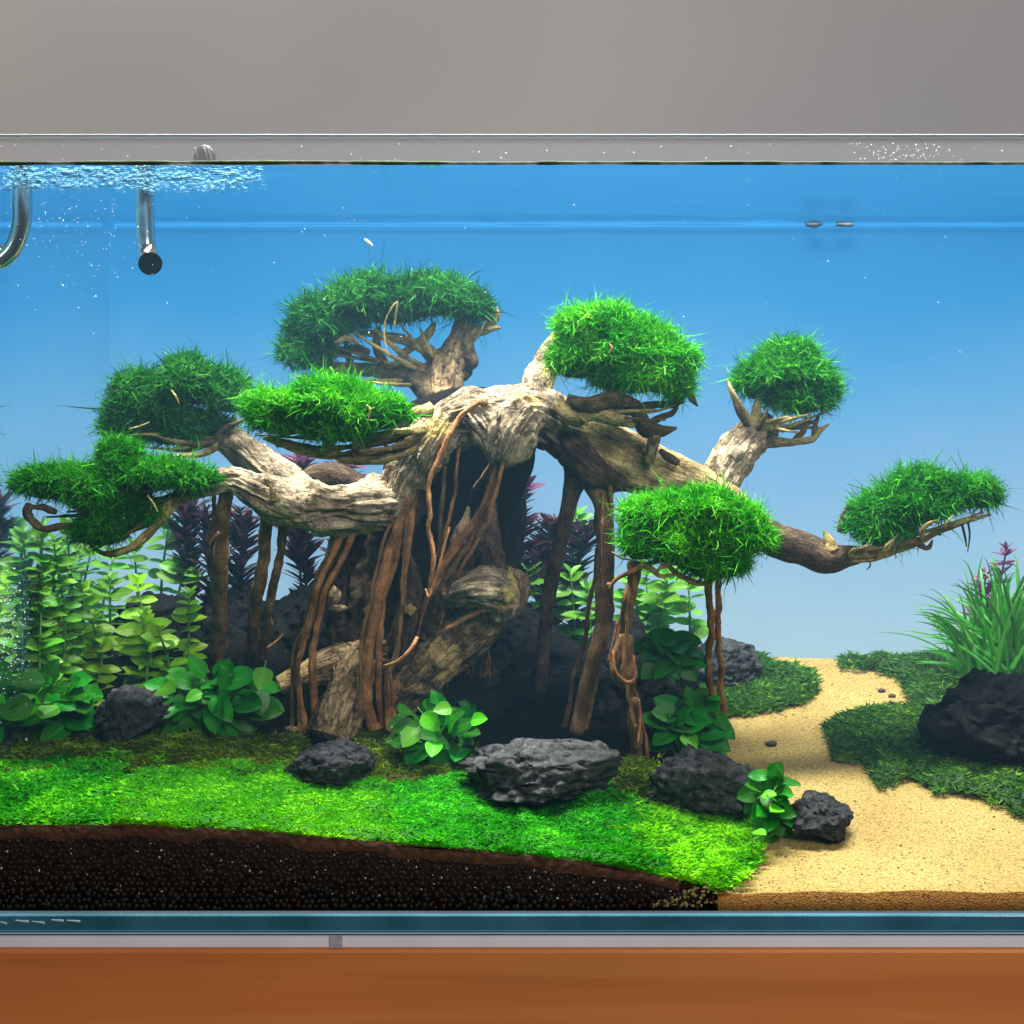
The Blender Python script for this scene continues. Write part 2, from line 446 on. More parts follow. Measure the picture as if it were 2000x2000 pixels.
M['soil_granule'] = simple("soil_granule", (0.008, 0.0055, 0.004), 0.6, spec=0.26, noise=(0.022, 0.016, 0.013), nscale=500, bump=0.0004)
M['soil'] = simple("soil", (0.0015, 0.001, 0.0008), 0.9, spec=.03, noise=(0.005, 0.003, 0.0016), nscale=160, bump=0.001)
M['humus'] = simple("humus", (0.085, 0.026, 0.007), 0.9, noise=(0.022, 0.009, 0.004), nscale=240, bump=0.001)
M['speck'] = simple("speck", (0.55, 0.50, 0.45), 0.6)
M['pebble'] = simple("pebble", (0.035, 0.018, 0.010), 0.7)
M['red_leaf'] = simple("red_leaf", (0.26, 0.07, 0.03), 0.6, noise=(0.14, 0.04, 0.02))

def sand_material(name, shade_tint):
    m, n, l, out = nt(name)
    tc = n.new("ShaderNodeTexCoord")
    vo = n.new("ShaderNodeTexVoronoi"); vo.inputs["Scale"].default_value = 850
    l.new(tc.outputs["Object"], vo.inputs["Vector"])
    no = n.new("ShaderNodeTexNoise"); no.inputs["Scale"].default_value = 620; no.inputs["Detail"].default_value = 3
    l.new(tc.outputs["Object"], no.inputs["Vector"])
    n2 = n.new("ShaderNodeTexNoise"); n2.inputs["Scale"].default_value = 14; n2.inputs["Detail"].default_value = 3
    l.new(tc.outputs["Object"], n2.inputs["Vector"])
    r = ramp(n, [(0.30, (0.17, 0.105, 0.034)), (0.42, (0.265, 0.190, 0.060)), (0.60, (0.345, 0.260, 0.090))])
    l.new(no.outputs["Fac"], r.inputs[0])
    sx = n.new("ShaderNodeSeparateColor"); l.new(vo.outputs["Color"], sx.inputs[0])
    rr = ramp(n, [(0.0, (0.35, 0.28, 0.20)), (0.05, (0.75, 0.7, 0.65)), (0.12, (0.92, 0.92, 0.92)), (1, (1.1, 1.08, 1.0))]); l.new(sx.outputs[0], rr.inputs[0])
    m1 = n.new("ShaderNodeMix"); m1.data_type = 'RGBA'; m1.blend_type = 'MULTIPLY'; m1.inputs[0].default_value = 1
    l.new(r.outputs[0], m1.inputs[6]); l.new(rr.outputs[0], m1.inputs[7])
    r3 = ramp(n, [(0.35, (0.86, 0.82, 0.76)), (0.65, (1, 1, 1))]); l.new(n2.outputs["Fac"], r3.inputs[0])
    m2 = n.new("ShaderNodeMix"); m2.data_type = 'RGBA'; m2.blend_type = 'MULTIPLY'; m2.inputs[0].default_value = 1
    l.new(m1.outputs[2], m2.inputs[6]); l.new(r3.outputs[0], m2.inputs[7])
    m4 = n.new("ShaderNodeMix"); m4.data_type = 'RGBA'; m4.blend_type = 'MULTIPLY'; m4.inputs[0].default_value = 1
    m4.inputs[7].default_value = (*shade_tint, 1); l.new(m2.outputs[2], m4.inputs[6]); m2 = m4
    b = n.new("ShaderNodeBsdfPrincipled"); b.inputs["Roughness"].default_value = 0.85; b.inputs["Specular IOR Level"].default_value = 0.25
    l.new(m2.outputs[2], b.inputs["Base Color"])
    bp = n.new("ShaderNodeBump"); bp.inputs["Strength"].default_value = 0.7; bp.inputs["Distance"].default_value = 0.0007
    l.new(vo.outputs["Distance"], bp.inputs["Height"]); l.new(bp.outputs[0], b.inputs["Normal"])
    l.new(b.outputs[0], out.inputs[0])
    return m
M['sand'] = sand_material('sand', (1, 1, 1))
M['sand_shaded'] = sand_material('sand_shaded', (0.56, 0.34, 0.17))  # front face of the sand: its shade put into a browner colour

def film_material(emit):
    """background film with the blue-to-white fade of the backlight painted into its colour and glow"""
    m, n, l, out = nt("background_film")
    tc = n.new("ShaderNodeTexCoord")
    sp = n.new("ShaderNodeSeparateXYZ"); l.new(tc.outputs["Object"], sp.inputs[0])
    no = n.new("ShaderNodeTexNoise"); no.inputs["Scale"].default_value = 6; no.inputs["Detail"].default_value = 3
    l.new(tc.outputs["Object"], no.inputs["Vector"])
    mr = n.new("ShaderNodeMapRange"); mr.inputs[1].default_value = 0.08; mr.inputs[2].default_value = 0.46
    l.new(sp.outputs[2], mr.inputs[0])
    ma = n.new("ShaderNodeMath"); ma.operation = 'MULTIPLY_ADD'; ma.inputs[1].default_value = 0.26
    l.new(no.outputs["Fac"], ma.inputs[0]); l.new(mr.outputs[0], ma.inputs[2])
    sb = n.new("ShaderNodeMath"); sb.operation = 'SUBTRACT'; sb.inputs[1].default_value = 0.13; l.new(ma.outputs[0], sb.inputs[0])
    r = ramp(n, [(0.0, (0.66, 0.90, 1.0)), (0.18, (0.55, 0.82, 1.0)), (0.42, (0.34, 0.65, 0.98)), (0.64, (0.165, 0.53, 0.94)), (0.82, (0.046, 0.39, 0.85)), (1.0, (0.016, 0.30, 0.73))])  # backlight fading from pale bottom to blue top, painted as a ramp
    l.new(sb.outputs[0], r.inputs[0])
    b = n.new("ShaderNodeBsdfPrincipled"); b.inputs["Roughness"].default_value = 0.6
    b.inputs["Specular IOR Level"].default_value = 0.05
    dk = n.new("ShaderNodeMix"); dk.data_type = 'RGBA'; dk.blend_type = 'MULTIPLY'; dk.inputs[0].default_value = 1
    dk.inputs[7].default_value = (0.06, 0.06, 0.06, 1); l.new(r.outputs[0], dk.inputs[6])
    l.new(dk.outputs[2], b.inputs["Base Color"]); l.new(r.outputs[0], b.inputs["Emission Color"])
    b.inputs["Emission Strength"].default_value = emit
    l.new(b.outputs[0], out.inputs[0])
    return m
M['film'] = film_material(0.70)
M['film_side'] = film_material(0.30)

def clear(name, col):
    m, n, l, out = nt(name)
    t = n.new("ShaderNodeBsdfTransparent"); t.inputs[0].default_value = (*col, 1)
    l.new(t.outputs[0], out.inputs[0])
    return m
M['clear_glass'] = clear("clear_glass", (0.985, 0.995, 0.992))

def water_material():
    m, n, l, out = nt("water_body")
    v = n.new("ShaderNodeVolumePrincipled")
    v.inputs["Color"].default_value = (0.20, 0.42, 0.64, 1)
    v.inputs["Density"].default_value = 0.28
    v.inputs["Anisotropy"].default_value = 0.2
    l.new(v.outputs[0], out.inputs["Volume"])
    return m
M['water'] = water_material()

def surface_material():
    m, n, l, out = nt("water_surface")
    tc = n.new("ShaderNodeTexCoord")
    mp = n.new("ShaderNodeMapping"); mp.inputs["Scale"].default_value = (14, 34, 1); l.new(tc.outputs["Object"], mp.inputs[0])
    no = n.new("ShaderNodeTexNoise"); no.inputs["Scale"].default_value = 1.0; no.inputs["Detail"].default_value = 3
    l.new(mp.outputs[0], no.inputs["Vector"])
    bp = n.new("ShaderNodeBump"); bp.inputs["Strength"].default_value = 0.10; bp.inputs["Distance"].default_value = 0.004
    l.new(no.outputs["Fac"], bp.inputs["Height"])
    g = n.new("ShaderNodeBsdfGlossy"); g.inputs["Roughness"].default_value = 0.04; g.inputs["Color"].default_value = (0.9, 0.97, 1, 1)
    l.new(bp.outputs[0], g.inputs["Normal"])
    t = n.new("ShaderNodeBsdfTransparent")
    lw = n.new("ShaderNodeLayerWeight"); lw.inputs[0].default_value = 0.5
    r = ramp(n, [(0.45, (0.02, 0.02, 0.02)), (0.75, (1, 1, 1))]); l.new(lw.outputs["Facing"], r.inputs[0])
    mx = n.new("ShaderNodeMixShader"); l.new(r.outputs[0], mx.inputs[0]); l.new(t.outputs[0], mx.inputs[1]); l.new(g.outputs[0], mx.inputs[2])
    l.new(mx.outputs[0], out.inputs[0])
    return m
M['surface'] = surface_material()

def wall_material():
    m, n, l, out = nt("painted_wall")
    tc = n.new("ShaderNodeTexCoord")
    no = n.new("ShaderNodeTexNoise"); no.inputs["Scale"].default_value = 2.2; no.inputs["Detail"].default_value = 2
    l.new(tc.outputs["Object"], no.inputs["Vector"])
    r = ramp(n, [(0.3, (0.38, 0.368, 0.385)), (0.7, (0.485, 0.455, 0.43))]); l.new(no.outputs["Fac"], r.inputs[0])
    b = n.new("ShaderNodeBsdfPrincipled"); b.inputs["Roughness"].default_value = 0.8; b.inputs["Specular IOR Level"].default_value = 0.2
    l.new(r.outputs[0], b.inputs["Base Color"])
    n2 = n.new("ShaderNodeTexNoise"); n2.inputs["Scale"].default_value = 260
    l.new(tc.outputs["Object"], n2.inputs["Vector"])
    bp = n.new("ShaderNodeBump"); bp.inputs["Strength"].default_value = 0.1; bp.inputs["Distance"].default_value = 0.001
    l.new(n2.outputs["Fac"], bp.inputs["Height"]); l.new(bp.outputs[0], b.inputs["Normal"])
    l.new(b.outputs[0], out.inputs[0])
    return m
M['wall'] = wall_material()

def table_material():
    m, n, l, out = nt("varnished_wood")
    tc = n.new("ShaderNodeTexCoord")
    mp = n.new("ShaderNodeMapping"); mp.inputs["Scale"].default_value = (2.5, 40, 60); l.new(tc.outputs["Object"], mp.inputs[0])
    no = n.new("ShaderNodeTexNoise"); no.inputs["Scale"].default_value = 1; no.inputs["Detail"].default_value = 5; no.inputs["Distortion"].default_value = 0.7
    l.new(mp.outputs[0], no.inputs["Vector"])
    mp2 = n.new("ShaderNodeMapping"); mp2.inputs["Scale"].default_value = (3, 8, 9); l.new(tc.outputs["Object"], mp2.inputs[0])
    n2 = n.new("ShaderNodeTexNoise"); n2.inputs["Scale"].default_value = 1.2; n2.inputs["Detail"].default_value = 2
    l.new(mp2.outputs[0], n2.inputs["Vector"])
    r = ramp(n, [(0.25, (0.54, 0.165, 0.040)), (0.55, (0.66, 0.215, 0.056)), (0.8, (0.72, 0.26, 0.076))]); l.new(no.outputs["Fac"], r.inputs[0])
    r2 = ramp(n, [(0.3, (0.82, 0.9, 0.9)), (0.7, (1.08, 1.0, 1.0))]); l.new(n2.outputs["Fac"], r2.inputs[0])
    m2 = n.new("ShaderNodeMix"); m2.data_type = 'RGBA'; m2.blend_type = 'MULTIPLY'; m2.inputs[0].default_value = 1
    l.new(r.outputs[0], m2.inputs[6]); l.new(r2.outputs[0], m2.inputs[7])
    b = n.new("ShaderNodeBsdfPrincipled"); b.inputs["Roughness"].default_value = 0.45; b.inputs["Specular IOR Level"].default_value = 0.3
    l.new(m2.outputs[2], b.inputs["Base Color"]); l.new(b.outputs[0], out.inputs[0])
    return m
M['table'] = table_material()

# ------------------------------------------------------------------ room
XL, XR = -0.4535, 0.300          # inner faces of the side panes
V, F = box(-2.6, 2.2, 0.75, 0.85, -0.6, 1.8)
tag(link("wall", mesh("wall", V, [F], M['wall'], smooth=False)), "plain grey beige painted wall behind the fish tank", "wall", kind="structure")

ZB = P(0, 1818, 0)[2]; ZM = P(0, 1849, 0)[2]
stand = empty("wooden_cabinet", (0, 0, -0.9))
tag(stand, "reddish brown varnished wooden cabinet carrying the fish tank", "cabinet")
o = bevel_box("cabinet_top", -0.52, 0.36, -0.006, 0.36, ZM - 0.060 + 0.9, ZM + 0.9, M['table'], stand, 0.002)
o = bevel_box("cabinet_body", -0.512, 0.352, 0.004, 0.35, 0, ZM - 0.0605 + 0.9, M['table'], stand, 0.002)

mat_ = empty("levelling_mat", (0, 0, ZM))
tag(mat_, "pale grey foam mat between the tank and the wooden cabinet", "mat")
bevel_box("foam_sheet", -0.466, 0.312, -0.004, 0.330, 0.0002, ZB - ZM - 0.0006, M['mat_foam'], mat_, 0.0008)
x = P(660, 0, 0)[0]
V, F = box(x - 0.004, x + 0.0035, -0.0048, -0.0035, 0.0004, ZB - ZM - 0.0015)
link("tape_tab", mesh("tape_tab", V, [F], simple("tape_grey", (0.30, 0.30, 0.33), 0.7, noise=(0.44, 0.43, 0.46), nscale=300), smooth=False), mat_)

# ------------------------------------------------------------------ tank
tank = empty("fish_tank", (0, 0, ZB))
tag(tank, "rimless glass fish tank with blue background film and planted bonsai scene", "fish tank")
TOP = P(0, 268, 0)[2] - ZB
zo = -ZB
bevel_box("front_glass", XL - .005, XR + .005, -0.0052, -0.0002, 0.0062, TOP, M['clear_glass'], tank, 0)
bevel_box("bottom_glass", XL - .005, XR + .005, -0.0056, DEPTH + .006, 0.0002, 0.0060 + 0.0043, M['glass_edge'], tank, 0.0006)
bevel_box("right_glass", XR + .0003, XR + .005, 0.0, DEPTH, 0.0108, TOP, M['clear_glass'], tank, 0)
# top edge of the front pane: polished edge seen as a pale line
bevel_box("glass_rim", XL - .005, XR + .005, -0.0055, 0.0001, TOP + 0.0001, TOP + 0.0010, M['rim_line'], tank, 0.0003)
# silicone bead line along the bottom
bevel_box("bottom_seam", XL - .005, XR + .005, -0.0058, -0.0050, 0.0012, 0.0018, simple("seam_blue", (0.10, 0.32, 0.52), 0.3), tank, 0)
bevel_box("bottom_seam", XL - .005, XR + .005, -0.0058, -0.0050, -0.0004, 0.0004, simple("seam_pale", (0.42, 0.60, 0.72), 0.3), tank, 0)
# background film on the back pane, and the left pane
BT = P(0, 398, DEPTH)[2] - ZB
bevel_box("back_glass", XL - .005, XR + .005, DEPTH + .0055, DEPTH + .0095, 0.011, BT, M['clear_glass'], tank, 0)
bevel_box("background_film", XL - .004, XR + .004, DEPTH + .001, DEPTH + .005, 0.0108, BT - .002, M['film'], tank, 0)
ms_ = nt("left_pane_mirror")
_g = ms_[1].new("ShaderNodeBsdfGlossy"); _g.inputs["Roughness"].default_value = 0.03; _g.inputs["Color"].default_value = (.86, .93, .96, 1)
_d = ms_[1].new("ShaderNodeBsdfDiffuse"); _d.inputs[0].default_value = (.10, .28, .42, 1)
_lw = ms_[1].new("ShaderNodeLayerWeight"); _lw.inputs[0].default_value = .5
_r = ramp(ms_[1], [(.25, (.05, .05, .05)), (.6, (.92, .92, .92))]); ms_[2].new(_lw.outputs["Facing"], _r.inputs[0])
_m = ms_[1].new("ShaderNodeMixShader"); ms_[2].new(_r.outputs[0], _m.inputs[0]); ms_[2].new(_d.outputs[0], _m.inputs[1]); ms_[2].new(_g.outputs[0], _m.inputs[2]); ms_[2].new(_m.outputs[0], ms_[3].inputs[0])
bevel_box("left_glass", XL - .0045, XL - .0005, 0.0, DEPTH + .0005, 0.0108, WATER - ZB + .0015, ms_[0], tank, 0)
wl = nt('meniscus_glow')  # bright line at the back water edge, put in as a blue glow
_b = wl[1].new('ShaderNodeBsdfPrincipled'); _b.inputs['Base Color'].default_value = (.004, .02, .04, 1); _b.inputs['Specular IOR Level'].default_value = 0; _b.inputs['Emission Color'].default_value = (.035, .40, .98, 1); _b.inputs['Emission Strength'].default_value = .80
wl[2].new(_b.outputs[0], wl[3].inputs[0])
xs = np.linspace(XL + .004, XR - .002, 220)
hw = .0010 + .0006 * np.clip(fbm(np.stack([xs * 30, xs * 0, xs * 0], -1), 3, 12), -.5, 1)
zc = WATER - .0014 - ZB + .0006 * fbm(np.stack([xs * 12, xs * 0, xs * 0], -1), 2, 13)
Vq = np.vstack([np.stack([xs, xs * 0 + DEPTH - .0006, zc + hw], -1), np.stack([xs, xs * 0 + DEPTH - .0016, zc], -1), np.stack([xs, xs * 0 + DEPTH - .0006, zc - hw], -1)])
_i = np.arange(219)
link('back_waterline_glow', mesh('back_waterline_glow', Vq, [np.stack([_i, _i + 220, _i + 221, _i + 1], -1), np.stack([_i + 220, _i + 440, _i + 441, _i + 221], -1)], wl[0]), tank)
cf = nt('glass_sheen')  # pale band above the water: glass reflection put in as a whitish layer
_t = cf[1].new('ShaderNodeBsdfTransparent'); _d = cf[1].new('ShaderNodeBsdfDiffuse'); _d.inputs[0].default_value = (.75, .76, .82, 1)
_m = cf[1].new('ShaderNodeMixShader'); _m.inputs[0].default_value = .2
cf[2].new(_t.outputs[0], _m.inputs[1]); cf[2].new(_d.outputs[0], _m.inputs[2]); cf[2].new(_m.outputs[0], cf[3].inputs[0])
bevel_box('glass_sheen_strip', XL + .001, XR - .001, .00005, .00035, WATER + .0005 - ZB, TOP - .0006, cf[0], tank, 0)

# pale marks on the bottom edge (left)
mk = simple("mark_pale", (0.42, 0.60, 0.62), 0.5)
for (x0, x1, y0, sl) in ((0, 12, 1800, 8), (30, 55, 1797, 5), (62, 86, 1799, 6), (100, 124, 1796, 2), (130, 156, 1797, 2)):
    a = P(x0, y0, -0.006); b = P(x1, y0, -0.006); h = 0.0012; w = sl * K * .25
    Vq = np.array([a + [0, 0, 0], b + [0, 0, -w], b + [w, 0, -w - h], a + [w, 0, -h * .4],
                   a + [0, .0003, 0], b + [0, .0003, -w], b + [w, .0003, -w - h], a + [w, .0003, -h * .4]]) - [0, 0, ZB]
    link("edge_mark", mesh("edge_mark", Vq, [np.array([(3, 2, 1, 0), (4, 5, 6, 7), (0, 1, 5, 4), (1, 2, 6, 5), (2, 3, 7, 6), (3, 0, 4, 7)])], mk, smooth=False), tank)

# ------------------------------------------------------------------ water
V, F = box(XL + .0002, XR - .0002, 0.0002, DEPTH - .0002, 0.0006 + 0.0002, WATER)
tag(link("water", mesh("water", V, [F], M['water'], smooth=False)), "clear blue tinted water filling the tank", "water", kind="stuff")
nx, ny = 80, 40
gx, gy = np.meshgrid(np.linspace(XL - .00048, XR - .0005, nx), np.linspace(0.00005, DEPTH - .0004, ny), indexing='ij')
gz = WATER - 0.0003 + 0.0004 * fbm(np.stack([gx * 25, gy * 40, gx * 0], -1), 2, 3)
Vs = np.stack([gx, gy, gz], -1).reshape(-1, 3)
ii = np.arange(nx * ny).reshape(nx, ny)
Fs = np.stack([ii[:-1, :-1], ii[1:, :-1], ii[1:, 1:], ii[:-1, 1:]], -1).reshape(-1, 4)
tag(link("water_surface", mesh("water_surface", Vs, [Fs], M['surface'])), "rippled underside of the water surface mirroring the blue film", "water surface", kind="structure")

# ------------------------------------------------------------------ shapes: tubes, blades, blobs
def catmull(p, n):
    p = np.asarray(p, float)
    if len(p) < 3:
        t = np.linspace(0, 1, n)[:, None]
        return p[0] * (1 - t) + p[-1] * t
    q = np.vstack([2 * p[0] - p[1], p, 2 * p[-1] - p[-2]])
    m = len(p) - 1
    u = np.linspace(0, m, n); i = np.minimum(u.astype(int), m - 1); t = (u - i)[:, None]
    a, b, c, d = q[i], q[i + 1], q[i + 2], q[i + 3]
    return 0.5 * (2 * b + (c - a) * t + (2 * a - 5 * b + 4 * c - d) * t ** 2 + (3 * b - a - 3 * c + d) * t ** 3)

def tube(pts, ring=14, steps=40, lump=0.16, ridge=0.10, ridges=5.0, seed=0, flat=1.0, cap=True, lumpscale=1.0, fine=0.0, cracks=0.0):
    """pts: rows of x,y,z,r. Returns V, F4, uv. Surface is roughened in tube space: lumps and fibres that run along it."""
    q = catmull(np.asarray(pts, float), steps)
    c, r = q[:, :3], np.maximum(q[:, 3], 1e-5)
    tg = np.gradient(c, axis=0); tg /= np.linalg.norm(tg, axis=1)[:, None] + 1e-12
    s = np.concatenate([[0], np.cumsum(np.linalg.norm(np.diff(c, axis=0), axis=1))])
    up = np.array([0, -1.0, 0.02])
    n0 = up - tg[0] * (up @ tg[0])
    if np.linalg.norm(n0) < 1e-3: n0 = np.array([1.0, 0, 0])
    N = [n0 / np.linalg.norm(n0)]
    for i in range(1, len(c)):
        v = N[-1] - tg[i] * (N[-1] @ tg[i]); N.append(v / np.linalg.norm(v))
    N = np.array(N); B = np.cross(tg, N)
    th = np.arange(ring) / ring * 2 * math.pi
    R0 = r.mean()
    ct, st = np.cos(th)[None, :], np.sin(th)[None, :]
    sv = (s / max(R0, 1e-6))[:, None]
    one = np.ones((len(s), ring))
    lowp = np.stack([ct * 0.9 * lumpscale * one + seed * 3.7, st * 0.9 * lumpscale * one, sv * 0.45 * lumpscale * one], -1)
    rp = np.stack([ct * ridges * .5 * one + seed * 9.1, st * ridges * .5 * one, sv * 0.42 * one], -1)
    k = 1 + lump * 1.6 * fbm(lowp, 3, seed) + ridge * 1.5 * fbm(rp, 3, seed + 50)
    if fine:
        fp = np.stack([ct * ridges * 1.3 * one + seed * 2.1, st * ridges * 1.3 * one, sv * 0.9 * one], -1)
        k = k + fine * 1.6 * fbm(fp, 4, seed + 90, .6)
    if cracks:
        cp = np.stack([ct * ridges * .8 * one + seed * 4.4, st * ridges * .8 * one, sv * 0.5 * one], -1)
        k = k - cracks * np.clip(1 - np.abs(fbm(cp, 3, seed + 120)) * 7, 0, 1)
    rad = r[:, None] * k
    Vt = c[:, None, :] + rad[..., None] * (N[:, None, :] * ct[..., None] + B[:, None, :] * st[..., None] * flat)
    V = Vt.reshape(-1, 3)
    idx = np.arange(len(c) * ring).reshape(len(c), ring)
    nx_ = np.roll(idx, -1, axis=1)
    Fq = np.stack([idx[:-1], nx_[:-1], nx_[1:], idx[1:]], -1).reshape(-1, 4)
    uv = np.stack([np.broadcast_to(np.abs(th - math.pi)[None, :] * R0, (len(c), ring)), np.broadcast_to(s[:, None], (len(c), ring))], -1).reshape(-1, 2)
    F3 = np.zeros((0, 3), int)
    if cap:
        V = np.vstack([V, c[0] - tg[0] * r[0] * .3, c[-1] + tg[-1] * r[-1] * .3])
        uv = np.vstack([uv, [0, 0], [0, s[-1]]])
        a, b = len(V) - 2, len(V) - 1
        F3 = np.vstack([np.stack([np.full(ring, a), nx_[0], idx[0]], -1), np.stack([np.full(ring, b), idx[-1], nx_[-1]], -1)])
    return V, Fq, F3, uv

def merge(parts):
    Vs, Q, T, U, o = [], [], [], [], 0
    for V, q, t, u in parts:
        Vs.append(V); Q.append(q + o); T.append(t + o); U.append(u); o += len(V)
    return np.vstack(Vs), np.vstack(Q), np.vstack(T), np.vstack(U)

def blades(base, vec, width, bend, rng, segs=3, wiggle=0.0):
    """base (n,3), vec (n,3) length+direction, width (n,), bend (n,3) offset added quadratically. -> V, Fq, F3"""
    n = len(base)
    side = np.cross(vec, rng.normal(size=(n, 3)))
    side /= np.linalg.norm(side, axis=1)[:, None] + 1e-12
    wl_ = np.linalg.norm(vec, axis=1)[:, None] * wiggle
    wa = rng.normal(size=(n, 3)); wb = rng.normal(size=(n, 3))
    rows = []
    for i in range(segs):
        t = i / segs
        c = base + vec * t + bend * t * t + wl_ * (wa * math.sin(t * 6.0) + wb * (math.cos(t * 6.0) - 1)) * t
        w = (width * (0.75 + 0.5 * math.sin(math.pi * min(1, t + .15))) * (1 - 0.55 * t))[:, None]
        rows.append(c - side * w * .5); rows.append(c + side * w * .5)
    rows.append(base + vec + bend)
    m = 2 * segs + 1
    V = np.stack(rows, 1).reshape(-1, 3)
    o = (np.arange(n) * m)[:, None]
    q = [np.hstack([o + 2 * i, o + 2 * i + 1, o + 2 * i + 3, o + 2 * i + 2]) for i in range(segs - 1)]
    Fq = np.vstack(q) if q else np.zeros((0, 4), int)
    F3 = np.hstack([o + 2 * segs - 2, o + 2 * segs - 1, o + 2 * segs])
    return V, Fq, F3, m

_ico = {}
def ico(sub):
    if sub not in _ico:
        import bmesh
        bm = bmesh.new(); bmesh.ops.create_icosphere(bm, subdivisions=sub, radius=1.0)
        v = np.array([x.co[:] for x in bm.verts]); f = np.array([[x.index for x in p.verts] for p in bm.faces]); bm.free()
        _ico[sub] = (v, f)
    return _ico[sub]

def scatter_ico(cent, rad, sub=1, squash=None, rng=RNG, rough=0.0):
    v, f = ico(sub)
    n = len(cent)
    sc_ = np.ones((n, 1, 3)) if squash is None else squash.reshape(n, 1, 3)
    vv = v[None] * rad.reshape(n, 1, 1) * sc_
    if rough: vv = vv * (1 + rough * rng.normal(size=(n, len(v), 1)))
    V = (vv + cent[:, None, :]).reshape(-1, 3)
    Fv = (f[None] + (np.arange(n) * len(v))[:, None, None]).reshape(-1, 3)
    return V, Fv

# ------------------------------------------------------------------ sand, soil
SOIL = [(-900, 2100), (-900, 1200), (1415, 1200), (1408, 1285), (1402, 1400), (1420, 1470), (1500, 1580), (1500, 1650), (1440, 1722), (1392, 1752), (1385, 2100)]
nx, ny = 560, 280
gx, gy = np.meshgrid(np.linspace(XL + .0008, XR - .0008, nx), np.linspace(0.0008, DEPTH - .0008, ny), indexing='ij')
gz = terrain(gx, gy)
sx_ = K * (D + gy) / D
gpx = gx / sx_ + CX; gpy = HZ - (gz - Z0) / sx_
is_soil = inside(SOIL, gpx, gpy)
def ground_sheet(name, lift, mat, sel, zadd, face=None):
    z = gz + zadd
    Vt = np.stack([gx, gy, z], -1).reshape(-1, 3)
    idx = np.arange(nx * ny).reshape(nx, ny)
    q = np.stack([idx[:-1, :-1], idx[1:, :-1], idx[1:, 1:], idx[:-1, 1:]], -1)
    keep = sel[:-1, :-1] & sel[1:, :-1] & sel[1:, 1:] & sel[:-1, 1:]
    q = q[keep].reshape(-1, 4)
    # front wall down to the tank floor
    fr = np.stack([gx[:, 0], gy[:, 0], np.full(nx, 0.0010)], -1)
    Vt = np.vstack([Vt, fr]); o = nx * ny
    k2 = sel[:-1, 0] & sel[1:, 0]
    i = np.arange(nx - 1)[k2]
    w = np.stack([o + i, o + i + 1, idx[i + 1, 0], idx[i, 0]], -1)
    used = np.unique(np.concatenate([q.ravel(), w.ravel()]))
    mp = np.full(len(Vt), -1); mp[used] = np.arange(len(used))
    me = mesh(name, Vt[used], [mp[q], mp[w]], mat)
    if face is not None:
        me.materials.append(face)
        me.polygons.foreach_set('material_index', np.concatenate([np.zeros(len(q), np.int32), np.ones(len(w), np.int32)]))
    return link(name, me)
ed = edge_dist(SOIL, gpx, gpy)
tag(ground_sheet("sand", 0, M['sand'], ~is_soil | (ed < 14), 0.0, M['sand_shaded']), "fine yellow sand path winding to the back of the tank", "sand", kind="structure")
ed = np.clip(ed / 25.0, 0, 1)
tag(ground_sheet("soil", 0, M['soil'], is_soil, -0.0010 + 0.0036 * ed), "dark brown planting soil bank under the moss carpet", "soil", kind="structure")

# granules seen through the front pane
def front_granules():
    cents, rads = [], []
    y = 1768
    d = 12.4
    row = 0
    pts = []
    while y > 1600:
        xs = np.arange(-40, 1440, d) + (d / 2 if row % 2 else 0)
        pts.append(np.stack([xs + RNG.normal(0, 2.2, len(xs)), np.full(len(xs), y) + RNG.normal(0, 2.0, len(xs))], -1))
        y -= d * .86; row += 1
    pts = np.vstack(pts)
    top = np.interp(pts[:, 0], _fx, _fy)
    rightlim = 1300 + (1768 - pts[:, 1]) * 0.9
    keep = (pts[:, 1] > top + 8) & ((pts[:, 0] < rightlim) | (RNG.random(len(pts)) < np.clip(1.25 - (pts[:, 0] - rightlim) / 60, 0, 1) * (pts[:, 0] < rightlim + 70)))
    pts = pts[keep]
    yy = 0.0022 + RNG.random(len(pts)) * 0.0012
    s = K * (D + yy) / D
    c = np.stack([(pts[:, 0] - CX) * s, yy, Z0 + (HZ - pts[:, 1]) * s], -1)
    r = K * (4.3 + RNG.random(len(c)) * 3.2)
    return c, r
gc, gr = front_granules()
gc[:, 1] = 0.0008 - gr * 0.35 + (RNG.random(len(gr))) * 0.0006
gc[:, 1] = np.maximum(gc[:, 1], gr * 1.05)
V, F = scatter_ico(gc, gr, 2, RNG.uniform(.8, 1.15, (len(gc), 3)))
tag(link("soil_granules", mesh("soil_granules", V, [F], M['soil_granule'])), "round black soil granules packed against the front pane", "soil", kind="stuff")

# pale specks between the granules
n = 150
px = np.concatenate([RNG.uniform(0, 560, 60), RNG.uniform(500, 1340, 90)]); top = np.interp(px, _fx, _fy)
py = top + 12 + RNG.random(n) ** 1.2 * (1765 - top - 12) * 0.85
c = np.stack([P(a, b, 0.0008) for a, b in zip(px, py)])
V, F = scatter_ico(c, K * RNG.uniform(0.9, 2.6, n), 1, RNG.uniform(.5, 1.5, (n, 3)) * [1, .25, 1])
tag(link("specks", mesh("specks", V, [F], M['speck'])), "small pale grit specks among the black soil granules", "grit", kind="stuff")

